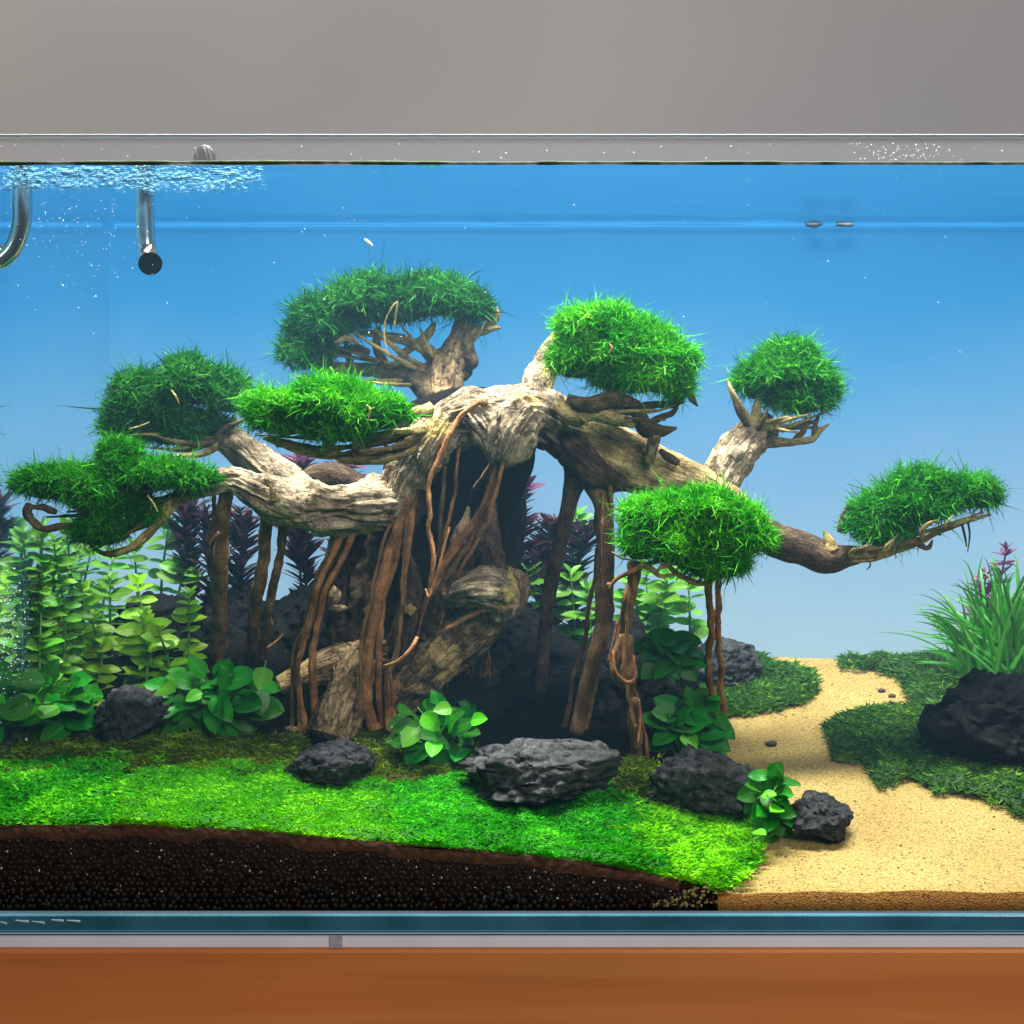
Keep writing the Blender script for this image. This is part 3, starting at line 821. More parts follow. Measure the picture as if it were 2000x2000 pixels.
# humus layer: strip of reddish brown debris on top of the soil, against the pane
def strip(top_off, bot_off, x0, x1, step=6):
    xs = np.arange(x0, x1, step, dtype=float)
    t = np.interp(xs, _fx, _fy)
    up = t + top_off + 3 * fbm(np.stack([xs / 40, xs * 0, xs * 0], -1), 3, 2)
    dn = t + bot_off + 13 * fbm(np.stack([xs / 60, xs * 0 + 5, xs * 0], -1), 3, 4)
    a = np.stack([P(x_, u, 0.0011) for x_, u in zip(xs, up)]); b = np.stack([P(x_, d_, 0.0004) for x_, d_ in zip(xs, dn)])
    mid = (a + b) / 2; mid[:, 1] = 0.0004
    n_ = len(xs)
    V = np.vstack([a, mid, b]); i = np.arange(n_ - 1)
    F = np.vstack([np.stack([i, i + n_, i + n_ + 1, i + 1], -1), np.stack([i + n_, i + 2 * n_, i + 2 * n_ + 1, i + n_ + 1], -1)])
    return V, F
V, F = strip(-16, 9, -60, 1330)
tag(link("humus_layer", mesh("humus_layer", V, [F], M['humus'])), "thin reddish brown humus layer between carpet and soil granules", "humus", kind="stuff")
# bits of sand trickled into the soil by the sand's edge
n = 90
px = RNG.uniform(1270, 1400, n); py = 1772 - (px - 1270) / 130 * RNG.random(n) * 55 - RNG.random(n) * 5
c = np.stack([P(a, b, 0.0007) for a, b in zip(px, py)])
V, F = scatter_ico(c, K * RNG.uniform(2.0, 4.5, n), 1, RNG.uniform(.5, 1.4, (n, 3)) * [1, .3, 1])
tag(link("sand_grains", mesh("sand_grains", V, [F], M['sand'])), "yellow sand grains spilled between the soil granules", "sand", kind="stuff")

# ------------------------------------------------------------------ moss carpets and islands
def moss_patch(name, poly, n, mat, label, seed, thick=0.0055, blade=(16, 7), width=3.0, edge=14, lean=0.7, patchy=0.35, group=None, base=True, soft=True, rough=22):
    rng = np.random.default_rng(seed)
    poly = np.asarray(poly, float)
    lo, hi = poly.min(0), poly.max(0)
    pts = np.zeros((0, 2))
    while len(pts) < n:
        q = rng.uniform(lo, hi, (n * 2, 2))
        j = q + (rng.normal(0, 13, q.shape) if soft else 0) + (rough if soft else 10) * np.stack([fbm(np.stack([q[:, 0] / 22, q[:, 1] / 22, q[:, 0] * 0 + k_], -1), 2, seed) for k_ in (0.5, 7.5)], -1)
        ok = inside(poly, j[:, 0], j[:, 1])
        pts = np.vstack([pts, q[ok]])
    pts = pts[:n]
    y = ground(pts[:, 0], pts[:, 1])
    s = K * (D + y) / D
    x = (pts[:, 0] - CX) * s
    t = np.clip(edge_dist(poly, pts[:, 0], pts[:, 1]) / edge, 0, 1) ** .5
    hump = fbm(np.stack([x * 90, y * 90, x * 0], -1), 3, seed + 3, .6) * 1.5
    z = terrain(x, y) + thick * t * (0.8 + 0.5 * hump) + 0.0018
    y = np.maximum(y, 0.0012)
    L = S(1, y) * rng.uniform(blade[0] - blade[1], blade[0] + blade[1], n)
    d = rng.normal(size=(n, 3)) * [1, 1, .4]
    d = d / np.linalg.norm(d, axis=1)[:, None]
    vec = (d * lean + [0, -0.10, 0.75]) ; vec = vec / np.linalg.norm(vec, axis=1)[:, None] * L[:, None]
    vec[:, 1] = np.where(y + vec[:, 1] < 0.0008, np.abs(vec[:, 1]) * .2, vec[:, 1])
    bend = d * L[:, None] * .35 * [1, .3, .2] + [0, 0, -0.0006]
    basep = np.stack([x, y, z - 0.001], -1)
    V, Fq, F3, m = blades(basep, vec, S(width, y) * rng.uniform(.6, 1.3, n), bend, rng, 2)
    tint = 0.48 + patchy * fbm(np.stack([x * 40, y * 40, x * 0], -1), 2, seed + 8) * 1.2 + .30 * hump + rng.normal(0, .17, n)
    V[:, 1] = np.maximum(V[:, 1], 0.0006)
    tv = np.repeat(tint, m)
    if base:
        # mat under the blades
        g = 150
        ax, ay = np.meshgrid(np.linspace(lo[0] - 4, hi[0] + 4, g), np.linspace(lo[1] - 4, hi[1] + 4, 60), indexing='ij')
        yy = ground(ax, ay); ss = K * (D + yy) / D; xx = (ax - CX) * ss
        ins = inside(poly, ax, ay); dd = edge_dist(poly, ax, ay)
        tt = np.where(ins, np.clip(dd / edge, 0, 1) ** .5, 0)
        zz = terrain(xx, yy) + np.where(ins, 0.0026 + thick * tt * (.8 + .75 * fbm(np.stack([xx * 90, yy * 90, xx * 0], -1), 3, seed + 3, .6)) - 0.0006, -0.002)
        Vb = np.stack([xx, np.maximum(yy, 0.0010), zz], -1).reshape(-1, 3)
        ib = np.arange(ax.size).reshape(ax.shape) + len(V)
        kq = ins & (dd > 3)
        kk = kq[:-1, :-1] & kq[1:, :-1] & kq[1:, 1:] & kq[:-1, 1:]
        fb = np.stack([ib[:-1, :-1], ib[1:, :-1], ib[1:, 1:], ib[:-1, 1:]], -1)[kk].reshape(-1, 4)
        tb = np.full(len(Vb), -0.1)
        V = np.vstack([V, Vb]); tv = np.concatenate([tv, tb])
        Fq = np.vstack([Fq, fb[:, ::-1]])
    o = link(name, mesh(name, V, [Fq, F3], mat, tint=tv))
    tag(o, label, "moss carpet" if "moss" in name else "carpet plants", group, "stuff")
    return o

A_ = [(-40, 1500), (60, 1488), (150, 1488), (258, 1506), (232, 1560), (222, 1618), (-40, 1622)]
B_ = [(222, 1620), (232, 1560), (262, 1512), (430, 1496), (560, 1500), (600, 1535), (745, 1528), (780, 1560), (790, 1662), (500, 1634), (300, 1624)]
C_ = [(770, 1655), (760, 1545), (860, 1522), (1000, 1518), (1100, 1530), (1200, 1550), (1260, 1575), (1330, 1640), (1320, 1728), (1200, 1702), (1000, 1680)]
E_ = [(1200, 1700), (1255, 1590), (1300, 1555), (1400, 1575), (1470, 1600), (1492, 1645), (1470, 1690), (1430, 1738), (1390, 1750), (1330, 1728)]
G_ = [(-40, 1510), (-40, 1455), (120, 1458), (190, 1470), (240, 1452), (420, 1440), (600, 1445), (600, 1530), (400, 1500), (260, 1515), (150, 1500)]
H_ = [(690, 1440), (760, 1430), (800, 1500), (940, 1500), (950, 1525), (760, 1545), (620, 1540), (620, 1525)]
I_ = [(1195, 1560), (1200, 1510), (1220, 1490), (1265, 1495), (1300, 1550), (1420, 1570), (1330, 1620), (1260, 1590)]
moss_patch("moss_carpet", A_, 12000, M['carpet_green'], "bright green clumpy carpet patch in the front left corner", 21, blade=(12, 6), width=5.0, lean=1.4, patchy=.6)
moss_patch("moss_carpet", B_, 46000, M['carpet_lime'], "lime green carpet patch in front of the tree roots", 22, blade=(9, 5), width=3.4, lean=1.1, patchy=.4)
moss_patch("moss_carpet", C_, 42000, M['carpet_emerald'], "emerald green carpet patch in front of the biggest grey rock", 23, blade=(10, 6), width=3.4, lean=1.0, patchy=.5)
moss_patch("moss_carpet", E_, 16000, M['carpet_lime'], "yellowish green carpet patch sloping down to the sand", 24, blade=(14, 7), width=4.4, lean=1.3, patchy=.6)
moss_patch("moss_carpet", G_, 18000, M['carpet_olive'], "olive brown moss strip along the foot of the left plants", 25, blade=(11, 6), width=4.2, lean=1.2, patchy=.7)
moss_patch("moss_carpet", H_, 5000, M['carpet_olive'], "olive moss between the small dark rock and the biggest rock", 26, blade=(11, 6), width=4.2, lean=1.2, patchy=.6)
moss_patch("moss_carpet", I_, 7000, M['carpet_olive'], "rusty olive moss tuft between the two front grey rocks", 27, blade=(13, 7), width=4.0, lean=1.3, patchy=.7)
J_ = [(1330, 1405), (1330, 1330), (1390, 1290), (1480, 1284), (1525, 1306), (1590, 1318), (1603, 1350), (1565, 1382), (1490, 1398), (1400, 1410)]
moss_patch("moss_carpet", J_, 9000, M['carpet_dark'], "grassy green moss island beside the twin straight roots", 28, thick=0.009, soft=False, blade=(11, 6), width=3.6, lean=1.1, edge=22)
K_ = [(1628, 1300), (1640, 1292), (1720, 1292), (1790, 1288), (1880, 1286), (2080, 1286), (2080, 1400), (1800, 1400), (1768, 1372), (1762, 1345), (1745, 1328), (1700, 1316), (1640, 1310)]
moss_patch("moss_carpet", K_, 9000, M['carpet_dark'], "hazy green moss bank behind the right rock with a pointed tip on the sand", 29, thick=0.011, soft=False, blade=(11, 6), width=3.6, lean=1.1, edge=16)
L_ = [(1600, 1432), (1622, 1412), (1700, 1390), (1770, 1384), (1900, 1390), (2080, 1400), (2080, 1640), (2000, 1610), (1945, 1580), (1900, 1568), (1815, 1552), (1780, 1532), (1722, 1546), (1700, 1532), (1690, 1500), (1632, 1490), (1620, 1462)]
moss_patch("moss_carpet", L_, 20000, M['carpet_dark'], "dark green moss island round the foot of the right rock", 30, thick=0.010, soft=False, blade=(11, 6), width=3.6, lean=1.1, edge=20)

# ------------------------------------------------------------------ rocks
def rock(px, py, rx, ry, seed, label, mat='rock', ryd=None, depth=None, sharp=0.36, name="rock", cat="rock", sub=5, tilt=0.0, group=None):
    rx, ry = rx * 1.06, ry * 1.08
    """px,py: centre in the photograph; rx,ry half sizes in photograph pixels; stands on the ground in front of it"""
    y = float(ground(px, min(py + ry * 0.75, 1790))) if depth is None else depth
    c = P(px, py, y)
    v, f = ico(sub)
    p = v.copy()
    warp = fbm(p * 1.3 + seed * 5.1, 3, seed)
    rd = 1 - np.abs(fbm(p * 2.2 + seed, 4, seed + 9))
    vor = np.abs(vnoise(p * 4.5 + seed * 2.3, seed + 31))
    fac = 1 + sharp * (0.9 * warp + 0.55 * (rd - .75)) - 0.12 * (1 - np.minimum(1, vor * 3))
    # flat facets
    rng = np.random.default_rng(seed)
    for _ in range(12):
        nrm = rng.normal(size=3); nrm /= np.linalg.norm(nrm)
        lim = rng.uniform(.60, .92)
        dt = (p * fac[:, None]) @ nrm
        over = np.maximum(dt - lim, 0)
        fac = fac - over * .8 / np.maximum(dt, .2)
    nb = np.stack([fbm(p * 5 + 3.3 * j_, 4, seed + 40 + j_, .62) for j_ in range(3)], -1)
    p = p * fac[:, None] + 0.15 * nb
    p = p * (1 - 0.09 * np.clip(1 - np.abs(fbm(p * 3.1 + seed, 3, seed + 60)) * 6, 0, 1) + .05 * fbm(p * 17, 2, seed + 77))[:, None]
    wd = np.where(p[:, 2] < 0, np.minimum(1.28, 1 / np.sqrt(np.maximum(.3, 1 - p[:, 2] ** 2))), 1)
    p[:, 0] *= wd; p[:, 1] *= wd
    p[:, 2] = np.where(p[:, 2] < -.55, -.55 + (p[:, 2] + .55) * .25, p[:, 2])
    ca, sa = math.cos(tilt), math.sin(tilt)
    q = np.stack([p[:, 0] * ca - p[:, 2] * sa, p[:, 1], p[:, 0] * sa + p[:, 2] * ca], -1)
    q = q * [S(rx, y), S(ryd if ryd else rx * .8, y), S(ry, y)]
    me = mesh(name, q, [f], M[mat], smooth=True)
    o = link(name, me, loc=tuple(c))
    tag(o, label, cat, group)
    return o

rock(246, 1398, 74, 66, 4, "rough dark grey rock between the two left broad-leaved plants", tilt=.5)
rock(657, 1490, 80, 50, 6, "small dark rock bedded in carpet below the reddish roots", 'rock', tilt=-.25)
rock(1058, 1508, 154, 62, 12, "biggest grey front rock, long and jagged, touching the bright leaf clump", 'rock_pale', tilt=-.05)
rock(1376, 1528, 112, 74, 13, "rounded pitted grey rock beside the yellow sand", 'rock_pale')
rock(1606, 1596, 62, 50, 18, "small black rock lying on the sand beside the front plant", 'rock', sharp=.3, tilt=-.35)
rock(1410, 1300, 72, 52, 19, "dark peaked rock behind the twin straight roots", 'rock')
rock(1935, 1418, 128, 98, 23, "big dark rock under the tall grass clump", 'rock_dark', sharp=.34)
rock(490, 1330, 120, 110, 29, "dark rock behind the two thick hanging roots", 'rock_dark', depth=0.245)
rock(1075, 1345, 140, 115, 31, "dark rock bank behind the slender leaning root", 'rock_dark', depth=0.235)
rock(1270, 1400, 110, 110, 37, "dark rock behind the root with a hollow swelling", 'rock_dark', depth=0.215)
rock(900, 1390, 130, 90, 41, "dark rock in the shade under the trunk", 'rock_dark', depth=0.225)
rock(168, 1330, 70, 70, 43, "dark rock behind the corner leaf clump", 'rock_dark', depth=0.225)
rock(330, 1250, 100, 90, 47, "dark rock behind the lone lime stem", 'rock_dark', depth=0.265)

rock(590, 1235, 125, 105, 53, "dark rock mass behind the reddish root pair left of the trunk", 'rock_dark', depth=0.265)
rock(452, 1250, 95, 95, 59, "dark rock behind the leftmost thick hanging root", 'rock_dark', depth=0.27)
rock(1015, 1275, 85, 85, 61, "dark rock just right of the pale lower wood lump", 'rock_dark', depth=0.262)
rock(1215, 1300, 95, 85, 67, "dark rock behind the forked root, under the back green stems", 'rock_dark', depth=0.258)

def pebble(px, py, r, label):
    y = float(ground(px, py)); c = P(px, py, y)
    v, f = ico(2)
    q = v * (1 + .2 * fbm(v * 2 + px, 2, int(px)))[:, None] * [S(r, y) * 1.3, S(r, y), S(r, y) * .8]
    o = link("pebble", mesh("pebble", q, [f], M['pebble']), loc=tuple(c + [0, 0, S(r * .3, y)]))
    tag(o, label, "pebble")
pebble(1506, 1456, 9, "brown pebble on the sand between the front rocks and the dark moss island")
pebble(1722, 1351, 6, "tiny dark pebble on the far sand, upper of a pair by the moss bank")
pebble(1742, 1361, 6, "tiny dark pebble on the far sand, lower of a pair by the moss bank")

# ------------------------------------------------------------------ the driftwood tree
YT = 0.055
TB = gp(740, 1430)
tree = empty("driftwood_bonsai", tuple(TB))
tag(tree, "driftwood bonsai with eight moss crowns and hanging roots in the middle of the tank", "driftwood tree")

def limb(name, pts, mat, ring=18, steps=46, parent=tree, seed=None, **kw):
    """pts: rows px,py,y,r(px)"""
    q = np.array([[*P(a, b, y + YT), S(r, y + YT)] for a, b, y, r in pts])
    V, Fq, F3, uv = tube(q, ring, steps, seed=seed if seed is not None else int(pts[0][0] + pts[-1][1]) % 97, **kw)
    off = np.array(TB) if parent is tree else np.array(TB)
    me = mesh(name, V - off, [Fq, F3], M[mat], uv=uv)
    return link(name, me, parent)

def limbs(name, lst, mat, ring=26, steps=60, **kw):
    parts = []
    for i, pts in enumerate(lst):
        q = np.array([[*P(a, b, y + YT), S(r, y + YT)] for a, b, y, r in pts])
        parts.append(tube(q, ring, steps, seed=i + 3, **kw))
    V, Fq, F3, uv = merge(parts)
    return link(name, mesh(name, V - TB, [Fq, F3], M[mat], uv=uv), tree)

# trunk: pale weathered crest, and dark hollow shell
limbs("trunk", [
    [(768, 1000, .10, 34), (800, 915, .095, 42), (842, 850, .09, 47), (900, 812, .085, 50), (970, 805, .085, 54), (1035, 805, .09, 52), (1105, 842, .095, 50), (1180, 880, .10, 42)],
    [(1030, 800, .08, 46), (1000, 838, .074, 48), (985, 872, .074, 38), (972, 902, .08, 17)],
    [(925, 800, .08, 44), (950, 835, .078, 36), (968, 868, .078, 24), (970, 890, .08, 10)],
    [(875, 822, .082, 36), (850, 862, .078, 34), (832, 905, .085, 26), (818, 950, .09, 12)],
], 'bark', ring=96, steps=220, lump=.28, ridge=.16, ridges=7, fine=.17, cracks=.14)
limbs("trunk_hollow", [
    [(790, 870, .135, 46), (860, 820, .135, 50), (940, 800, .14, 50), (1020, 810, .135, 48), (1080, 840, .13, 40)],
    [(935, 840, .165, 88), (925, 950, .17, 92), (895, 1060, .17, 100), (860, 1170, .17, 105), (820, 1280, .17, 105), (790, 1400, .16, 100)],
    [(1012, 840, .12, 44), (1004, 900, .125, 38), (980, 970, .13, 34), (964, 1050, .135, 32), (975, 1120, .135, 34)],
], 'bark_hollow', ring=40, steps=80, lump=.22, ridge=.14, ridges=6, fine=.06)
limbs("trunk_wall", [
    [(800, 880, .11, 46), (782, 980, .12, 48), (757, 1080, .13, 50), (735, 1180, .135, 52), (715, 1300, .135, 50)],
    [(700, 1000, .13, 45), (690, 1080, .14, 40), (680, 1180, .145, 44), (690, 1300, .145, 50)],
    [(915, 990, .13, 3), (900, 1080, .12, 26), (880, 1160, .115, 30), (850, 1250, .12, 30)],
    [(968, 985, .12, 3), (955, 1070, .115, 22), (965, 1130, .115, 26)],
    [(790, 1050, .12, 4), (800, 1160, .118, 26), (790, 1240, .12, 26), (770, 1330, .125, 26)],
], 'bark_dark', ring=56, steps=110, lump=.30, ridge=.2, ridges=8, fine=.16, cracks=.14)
limb("branch", [(1090, 830, .10, 46), (1160, 866, .098, 54), (1240, 905, .10, 53), (1320, 935, .095, 44), (1390, 962, .09, 38), (1440, 1005, .08, 34), (1490, 1055, .07, 30)], 'bark_gold', ring=72, steps=160, lump=.16, ridge=.08, ridges=9, fine=.05, cracks=.05)
limb("branch", [(1075, 838, .094, 40), (1125, 884, .088, 38), (1175, 922, .088, 32), (1232, 950, .09, 12)], 'bark_dark', ring=50, steps=80, lump=.26, ridge=.16, fine=.15, cracks=.12)
limb("branch", [(1440, 1020, .07, 26), (1510, 1055, .075, 32), (1570, 1072, .08, 32), (1620, 1090, .085, 30), (1660, 1085, .09, 20), (1720, 1080, .09, 10)], 'bark_dark', ring=26, lump=.14)
limb("branch", [(1390, 975, .09, 34), (1412, 930, .095, 36), (1440, 880, .10, 38), (1475, 845, .105, 34), (1510, 835, .11, 26)], 'bark', ring=60, steps=110, lump=.22, ridge=.14, ridges=7, fine=.15, cracks=.12)
limb("branch", [(1045, 790, .09, 30), (1050, 745, .095, 30), (1068, 705, .10, 28), (1090, 670, .105, 24), (1110, 645, .11, 16)], 'bark', ring=50, steps=90, lump=.22, ridge=.12, ridges=7, fine=.15, cracks=.1)
limb("branch", [(800, 985, .145, 34), (770, 984, .12, 40), (730, 985, .092, 45), (660, 990, .08, 46), (600, 985, .08, 46), (550, 978, .075, 42), (500, 958, .07, 34), (455, 935, .065, 26), (410, 945, .06, 22), (350, 965, .055, 18)], 'bark', ring=72, steps=190, lump=.28, ridge=.14, ridges=8, fine=.17, cracks=.12)
limb("branch", [(640, 985, .11, 30), (580, 960, .115, 36), (530, 925, .12, 38), (480, 885, .12, 34), (445, 860, .12, 30), (425, 856, .115, 26)], 'bark', ring=60, steps=120, lump=.18, ridge=.14, ridges=8, fine=.14, cracks=.1)
limb("branch", [(575, 960, .14, 20), (615, 938, .14, 26), (660, 932, .14, 26), (710, 955, .14, 20)], 'bark_dark', ring=18, steps=24)
limb("branch", [(868, 800, .15, 40), (868, 765, .155, 38), (872, 730, .16, 40), (890, 695, .165, 34), (900, 660, .165, 24), (915, 625, .165, 18), (940, 600, .165, 12)], 'bark_brown', ring=50, steps=110, lump=.22, ridge=.14, ridges=7, fine=.14, cracks=.08)
limb("branch", [(905, 712, .16, 12), (920, 705, .16, 16), (924, 690, .16, 8)], 'bark_dark', ring=14, steps=14)
limb("branch", [(850, 775, .155, 26), (815, 745, .16, 22), (770, 728, .165, 16), (715, 722, .17, 14), (650, 722, .17, 12), (600, 705, .17, 10)], 'twig_dark', ring=18)
# lower wood at the foot
limb("branch", [(1000, 1118, .125, 26), (990, 1160, .118, 40), (950, 1205, .115, 46), (895, 1255, .12, 46), (830, 1310, .125, 46), (770, 1365, .13, 42), (700, 1410, .13, 36)], 'bark_brown', ring=72, steps=180, lump=.28, ridge=.16, ridges=8, fine=.17, cracks=.14)
limb("branch", [(545, 1338, .115, 17), (590, 1322, .12, 25), (640, 1300, .125, 34), (690, 1290, .13, 42), (760, 1280, .135, 46)], 'bark_brown', ring=56, steps=120, lump=.22, ridge=.16, ridges=8, fine=.15, cracks=.12)
limb("branch", [(715, 1290, .125, 38), (692, 1340, .115, 46), (668, 1390, .105, 50), (650, 1440, .10, 52)], 'bark_brown', ring=64, steps=120, lump=.30, ridge=.18, ridges=7, fine=.14, cracks=.12)
limb("branch", [(868, 1178, .10, 9), (905, 1158, .09, 26), (945, 1150, .088, 38), (978, 1160, .095, 36), (985, 1205, .10, 22)], 'bark', ring=70, steps=110, lump=.40, ridge=.24, fine=.2, cracks=.14)
# arch legs
limb("branch", [(1165, 850, .115, 30), (1140, 905, .10, 40), (1122, 945, .10, 22), (1105, 1010, .10, 15), (1085, 1100, .105, 14), (1068, 1200, .11, 14), (1055, 1350, .115, 13)], 'bark_dark', ring=20, steps=60, lump=.1)
limb("branch", [(1180, 855, .11, 34), (1172, 935, .095, 36), (1178, 985, .09, 20), (1182, 1060, .085, 17), (1182, 1140, .08, 18), (1176, 1230, .08, 17), (1150, 1320, .085, 16), (1125, 1432, .09, 13)], 'root_brown', ring=20, steps=70, lump=.1)
# knob and scar on the right limb
limb("knob", [(1268, 900, .075, 11), (1275, 872, .07, 12), (1279, 850, .07, 12), (1281, 840, .07, 7)], 'bark_peeled', ring=16, steps=14, lump=.1)
limb("knob", [(1290, 880, .08, 5), (1305, 892, .075, 9), (1325, 905, .075, 7)], 'bark_dark', ring=12, steps=12)
limb("knob", [(536, 975, .06, 9), (532, 962, .057, 6), (528, 947, .055, 1.5)], 'twig', ring=12, steps=12, lump=.1)
# twigs (lattices under the crowns)
TW = [
    # top crown
    ([(880, 725, .16, 16), (845, 690, .165, 12), (800, 668, .17, 10), (750, 655, .17, 9), (700, 650, .17, 8)], 'twig'),
    ([(760, 735, .165, 9), (745, 700, .165, 9), (735, 670, .165, 8), (740, 640, .165, 9)], 'twig_dark'),
    ([(770, 725, .165, 10), (790, 690, .165, 8), (830, 660, .165, 10), (850, 630, .165, 8)], 'twig'),
    ([(690, 725, .17, 9), (680, 695, .17, 7), (675, 665, .17, 8)], 'twig_dark'),
    ([(720, 690, .17, 9), (690, 680, .17, 8), (655, 690, .17, 9), (620, 700, .17, 10), (590, 720, .17, 9)], 'twig_dark'),
    ([(655, 668, .15, 4), (680, 660, .15, 7), (700, 672, .15, 5)], 'twig'),
    ([(900, 660, .165, 14), (930, 648, .165, 11), (955, 642, .165, 9), (978, 640, .165, 5)], 'twig'),
    ([(945, 645, .165, 7), (962, 620, .165, 6), (955, 595, .165, 4)], 'twig'),
    ([(960, 640, .165, 5), (972, 615, .165, 5), (970, 600, .165, 3)], 'twig'),
    ([(770, 640, .14, 3), (775, 590, .14, 3), (750, 640, .14, 3), (762, 720, .14, 3)], 'twig'),
    # second bright crown
    ([(830, 845, .06, 13), (790, 880, .05, 14), (730, 895, .045, 13), (680, 895, .045, 12), (640, 880, .045, 11)], 'twig'),
    ([(828, 838, .06, 13), (790, 848, .05, 12), (745, 852, .045, 10), (700, 862, .04, 9), (690, 890, .04, 8)], 'twig'),
    ([(660, 885, .045, 12), (610, 882, .045, 13), (560, 868, .045, 10), (515, 855, .05, 8)], 'twig'),
    ([(640, 840, .035, 8), (645, 860, .035, 11), (628, 880, .04, 9)], 'twig'),
    ([(840, 800, .05, 14), (800, 808, .04, 9), (765, 815, .035, 4)], 'twig'),
    ([(715, 790, .015, 3), (722, 800, .015, 4), (718, 825, .015, 3)], 'twig'),
    # back left crown
    ([(430, 862, .115, 10), (400, 885, .11, 7), (360, 890, .10, 5), (325, 888, .095, 3)], 'twig'),
    ([(425, 850, .12, 9), (390, 860, .12, 7), (360, 850, .12, 6)], 'twig'),
    ([(445, 850, .12, 9), (455, 830, .11, 7), (462, 812, .10, 3)], 'twig'),
    ([(335, 762, .07, 3), (345, 778, .07, 4), (350, 790, .07, 2)], 'twig'),
    ([(252, 838, .07, 2), (275, 832, .07, 3), (292, 824, .07, 2)], 'twig'),
    # front left crown
    ([(355, 965, .055, 14), (330, 985, .05, 13), (310, 1020, .045, 10), (270, 1060, .04, 9), (225, 1085, .04, 7)], 'twig'),
    ([(300, 1030, .045, 8), (265, 1065, .045, 8), (210, 1082, .045, 6), (175, 1065, .045, 5)], 'twig_dark'),
    ([(60, 985, .04, 8), (55, 1005, .04, 9), (80, 1032, .04, 8), (120, 1028, .04, 8), (160, 1030, .045, 10)], 'twig_dark'),
    ([(110, 1000, .045, 6), (85, 992, .04, 7), (62, 990, .04, 8)], 'twig_dark'),
    ([(288, 968, .02, 3), (300, 985, .02, 4), (308, 1000, .02, 4)], 'twig'),
    # right upper crown
    ([(1090, 790, .07, 14), (1120, 815, .06, 16), (1160, 808, .06, 14), (1200, 815, .06, 16), (1240, 830, .06, 14)], 'twig'),
    ([(1110, 780, .06, 10), (1150, 790, .055, 14), (1200, 780, .055, 16), (1250, 790, .055, 12)], 'twig_dark'),
    ([(1215, 790, .07, 16), (1245, 808, .07, 16), (1262, 838, .07, 16), (1290, 842, .07, 12), (1322, 836, .07, 5)], 'twig_dark'),
    ([(1245, 800, .07, 12), (1280, 790, .07, 8), (1310, 790, .07, 8), (1335, 785, .07, 6)], 'twig_dark'),
    ([(1265, 830, .07, 10), (1290, 815, .07, 7), (1315, 805, .07, 7), (1325, 780, .07, 5)], 'twig_dark'),
    ([(1345, 765, .06, 5), (1352, 780, .06, 6), (1363, 793, .06, 4)], 'twig_dark'),
    ([(1195, 820, .06, 10), (1215, 825, .06, 9), (1232, 832, .06, 4)], 'twig'),
    ([(1190, 672, .015, 3), (1195, 680, .015, 4), (1188, 690, .015, 3)], 'twig'),
    # small right crown
    ([(1470, 830, .10, 11), (1450, 800, .095, 7), (1432, 770, .09, 6), (1420, 742, .09, 4)], 'twig'),
    ([(1475, 830, .10, 12), (1478, 800, .10, 9), (1482, 770, .10, 8)], 'twig'),
    ([(1495, 862, .105, 14), (1540, 864, .10, 8), (1585, 858, .10, 7), (1600, 842, .10, 6), (1620, 828, .10, 4)], 'twig'),
    ([(1550, 862, .10, 6), (1570, 840, .10, 6), (1575, 815, .10, 5)], 'twig_dark'),
    ([(1590, 855, .10, 6), (1592, 830, .10, 5), (1600, 808, .10, 4)], 'twig_dark'),
    ([(1525, 838, .105, 6), (1560, 832, .10, 6), (1600, 820, .10, 4)], 'twig_dark'),
    # front right crown
    ([(1225, 1120, .03, 5), (1260, 1105, .02, 6), (1290, 1125, .02, 5), (1320, 1120, .02, 6)], 'twig'),
    ([(1300, 1100, .02, 5), (1330, 1125, .02, 6), (1370, 1140, .02, 6), (1400, 1130, .02, 4)], 'twig'),
    ([(1195, 1078, .02, 3), (1215, 1090, .02, 4), (1240, 1095, .02, 3)], 'twig'),
    # far right crown
    ([(1640, 1085, .09, 16), (1700, 1090, .085, 8), (1750, 1075, .08, 7), (1790, 1062, .08, 6), (1830, 1040, .08, 6), (1880, 1020, .08, 6), (1935, 1005, .085, 5)], 'twig'),
    ([(1715, 1088, .08, 6), (1735, 1065, .07, 6), (1755, 1042, .07, 3)], 'twig'),
    ([(1790, 1062, .08, 6), (1812, 1070, .08, 5), (1822, 1055, .08, 4)], 'twig_dark'),
    ([(1800, 1055, .07, 4), (1805, 1030, .06, 5), (1830, 1015, .06, 3)], 'twig'),
    ([(1835, 1045, .07, 4), (1850, 1020, .06, 4), (1862, 1005, .06, 2)], 'twig'),
    ([(1645, 1040, .09, 10), (1650, 1010, .09, 8), (1656, 985, .09, 4)], 'bark_dark'),
    ([(1625, 1075, .08, 15), (1618, 1055, .08, 10), (1610, 1036, .08, 4)], 'twig'),
    ([(1695, 1090, .085, 4), (1700, 1103, .085, 3), (1692, 1114, .085, 2)], 'twig_dark'),
]
for i, (pts, mt) in enumerate(TW):
    if max(p[3] for p in pts) <= 4.5: pts = [(a, b, y, r * .62) for a, b, y, r in pts]
    pts = pts[:-1] + [(*pts[-1][:3], pts[-1][3] * .5)]
    limb("twig", pts, mt, ring=10, steps=22, lump=.22, ridge=.1, ridges=4, seed=i)

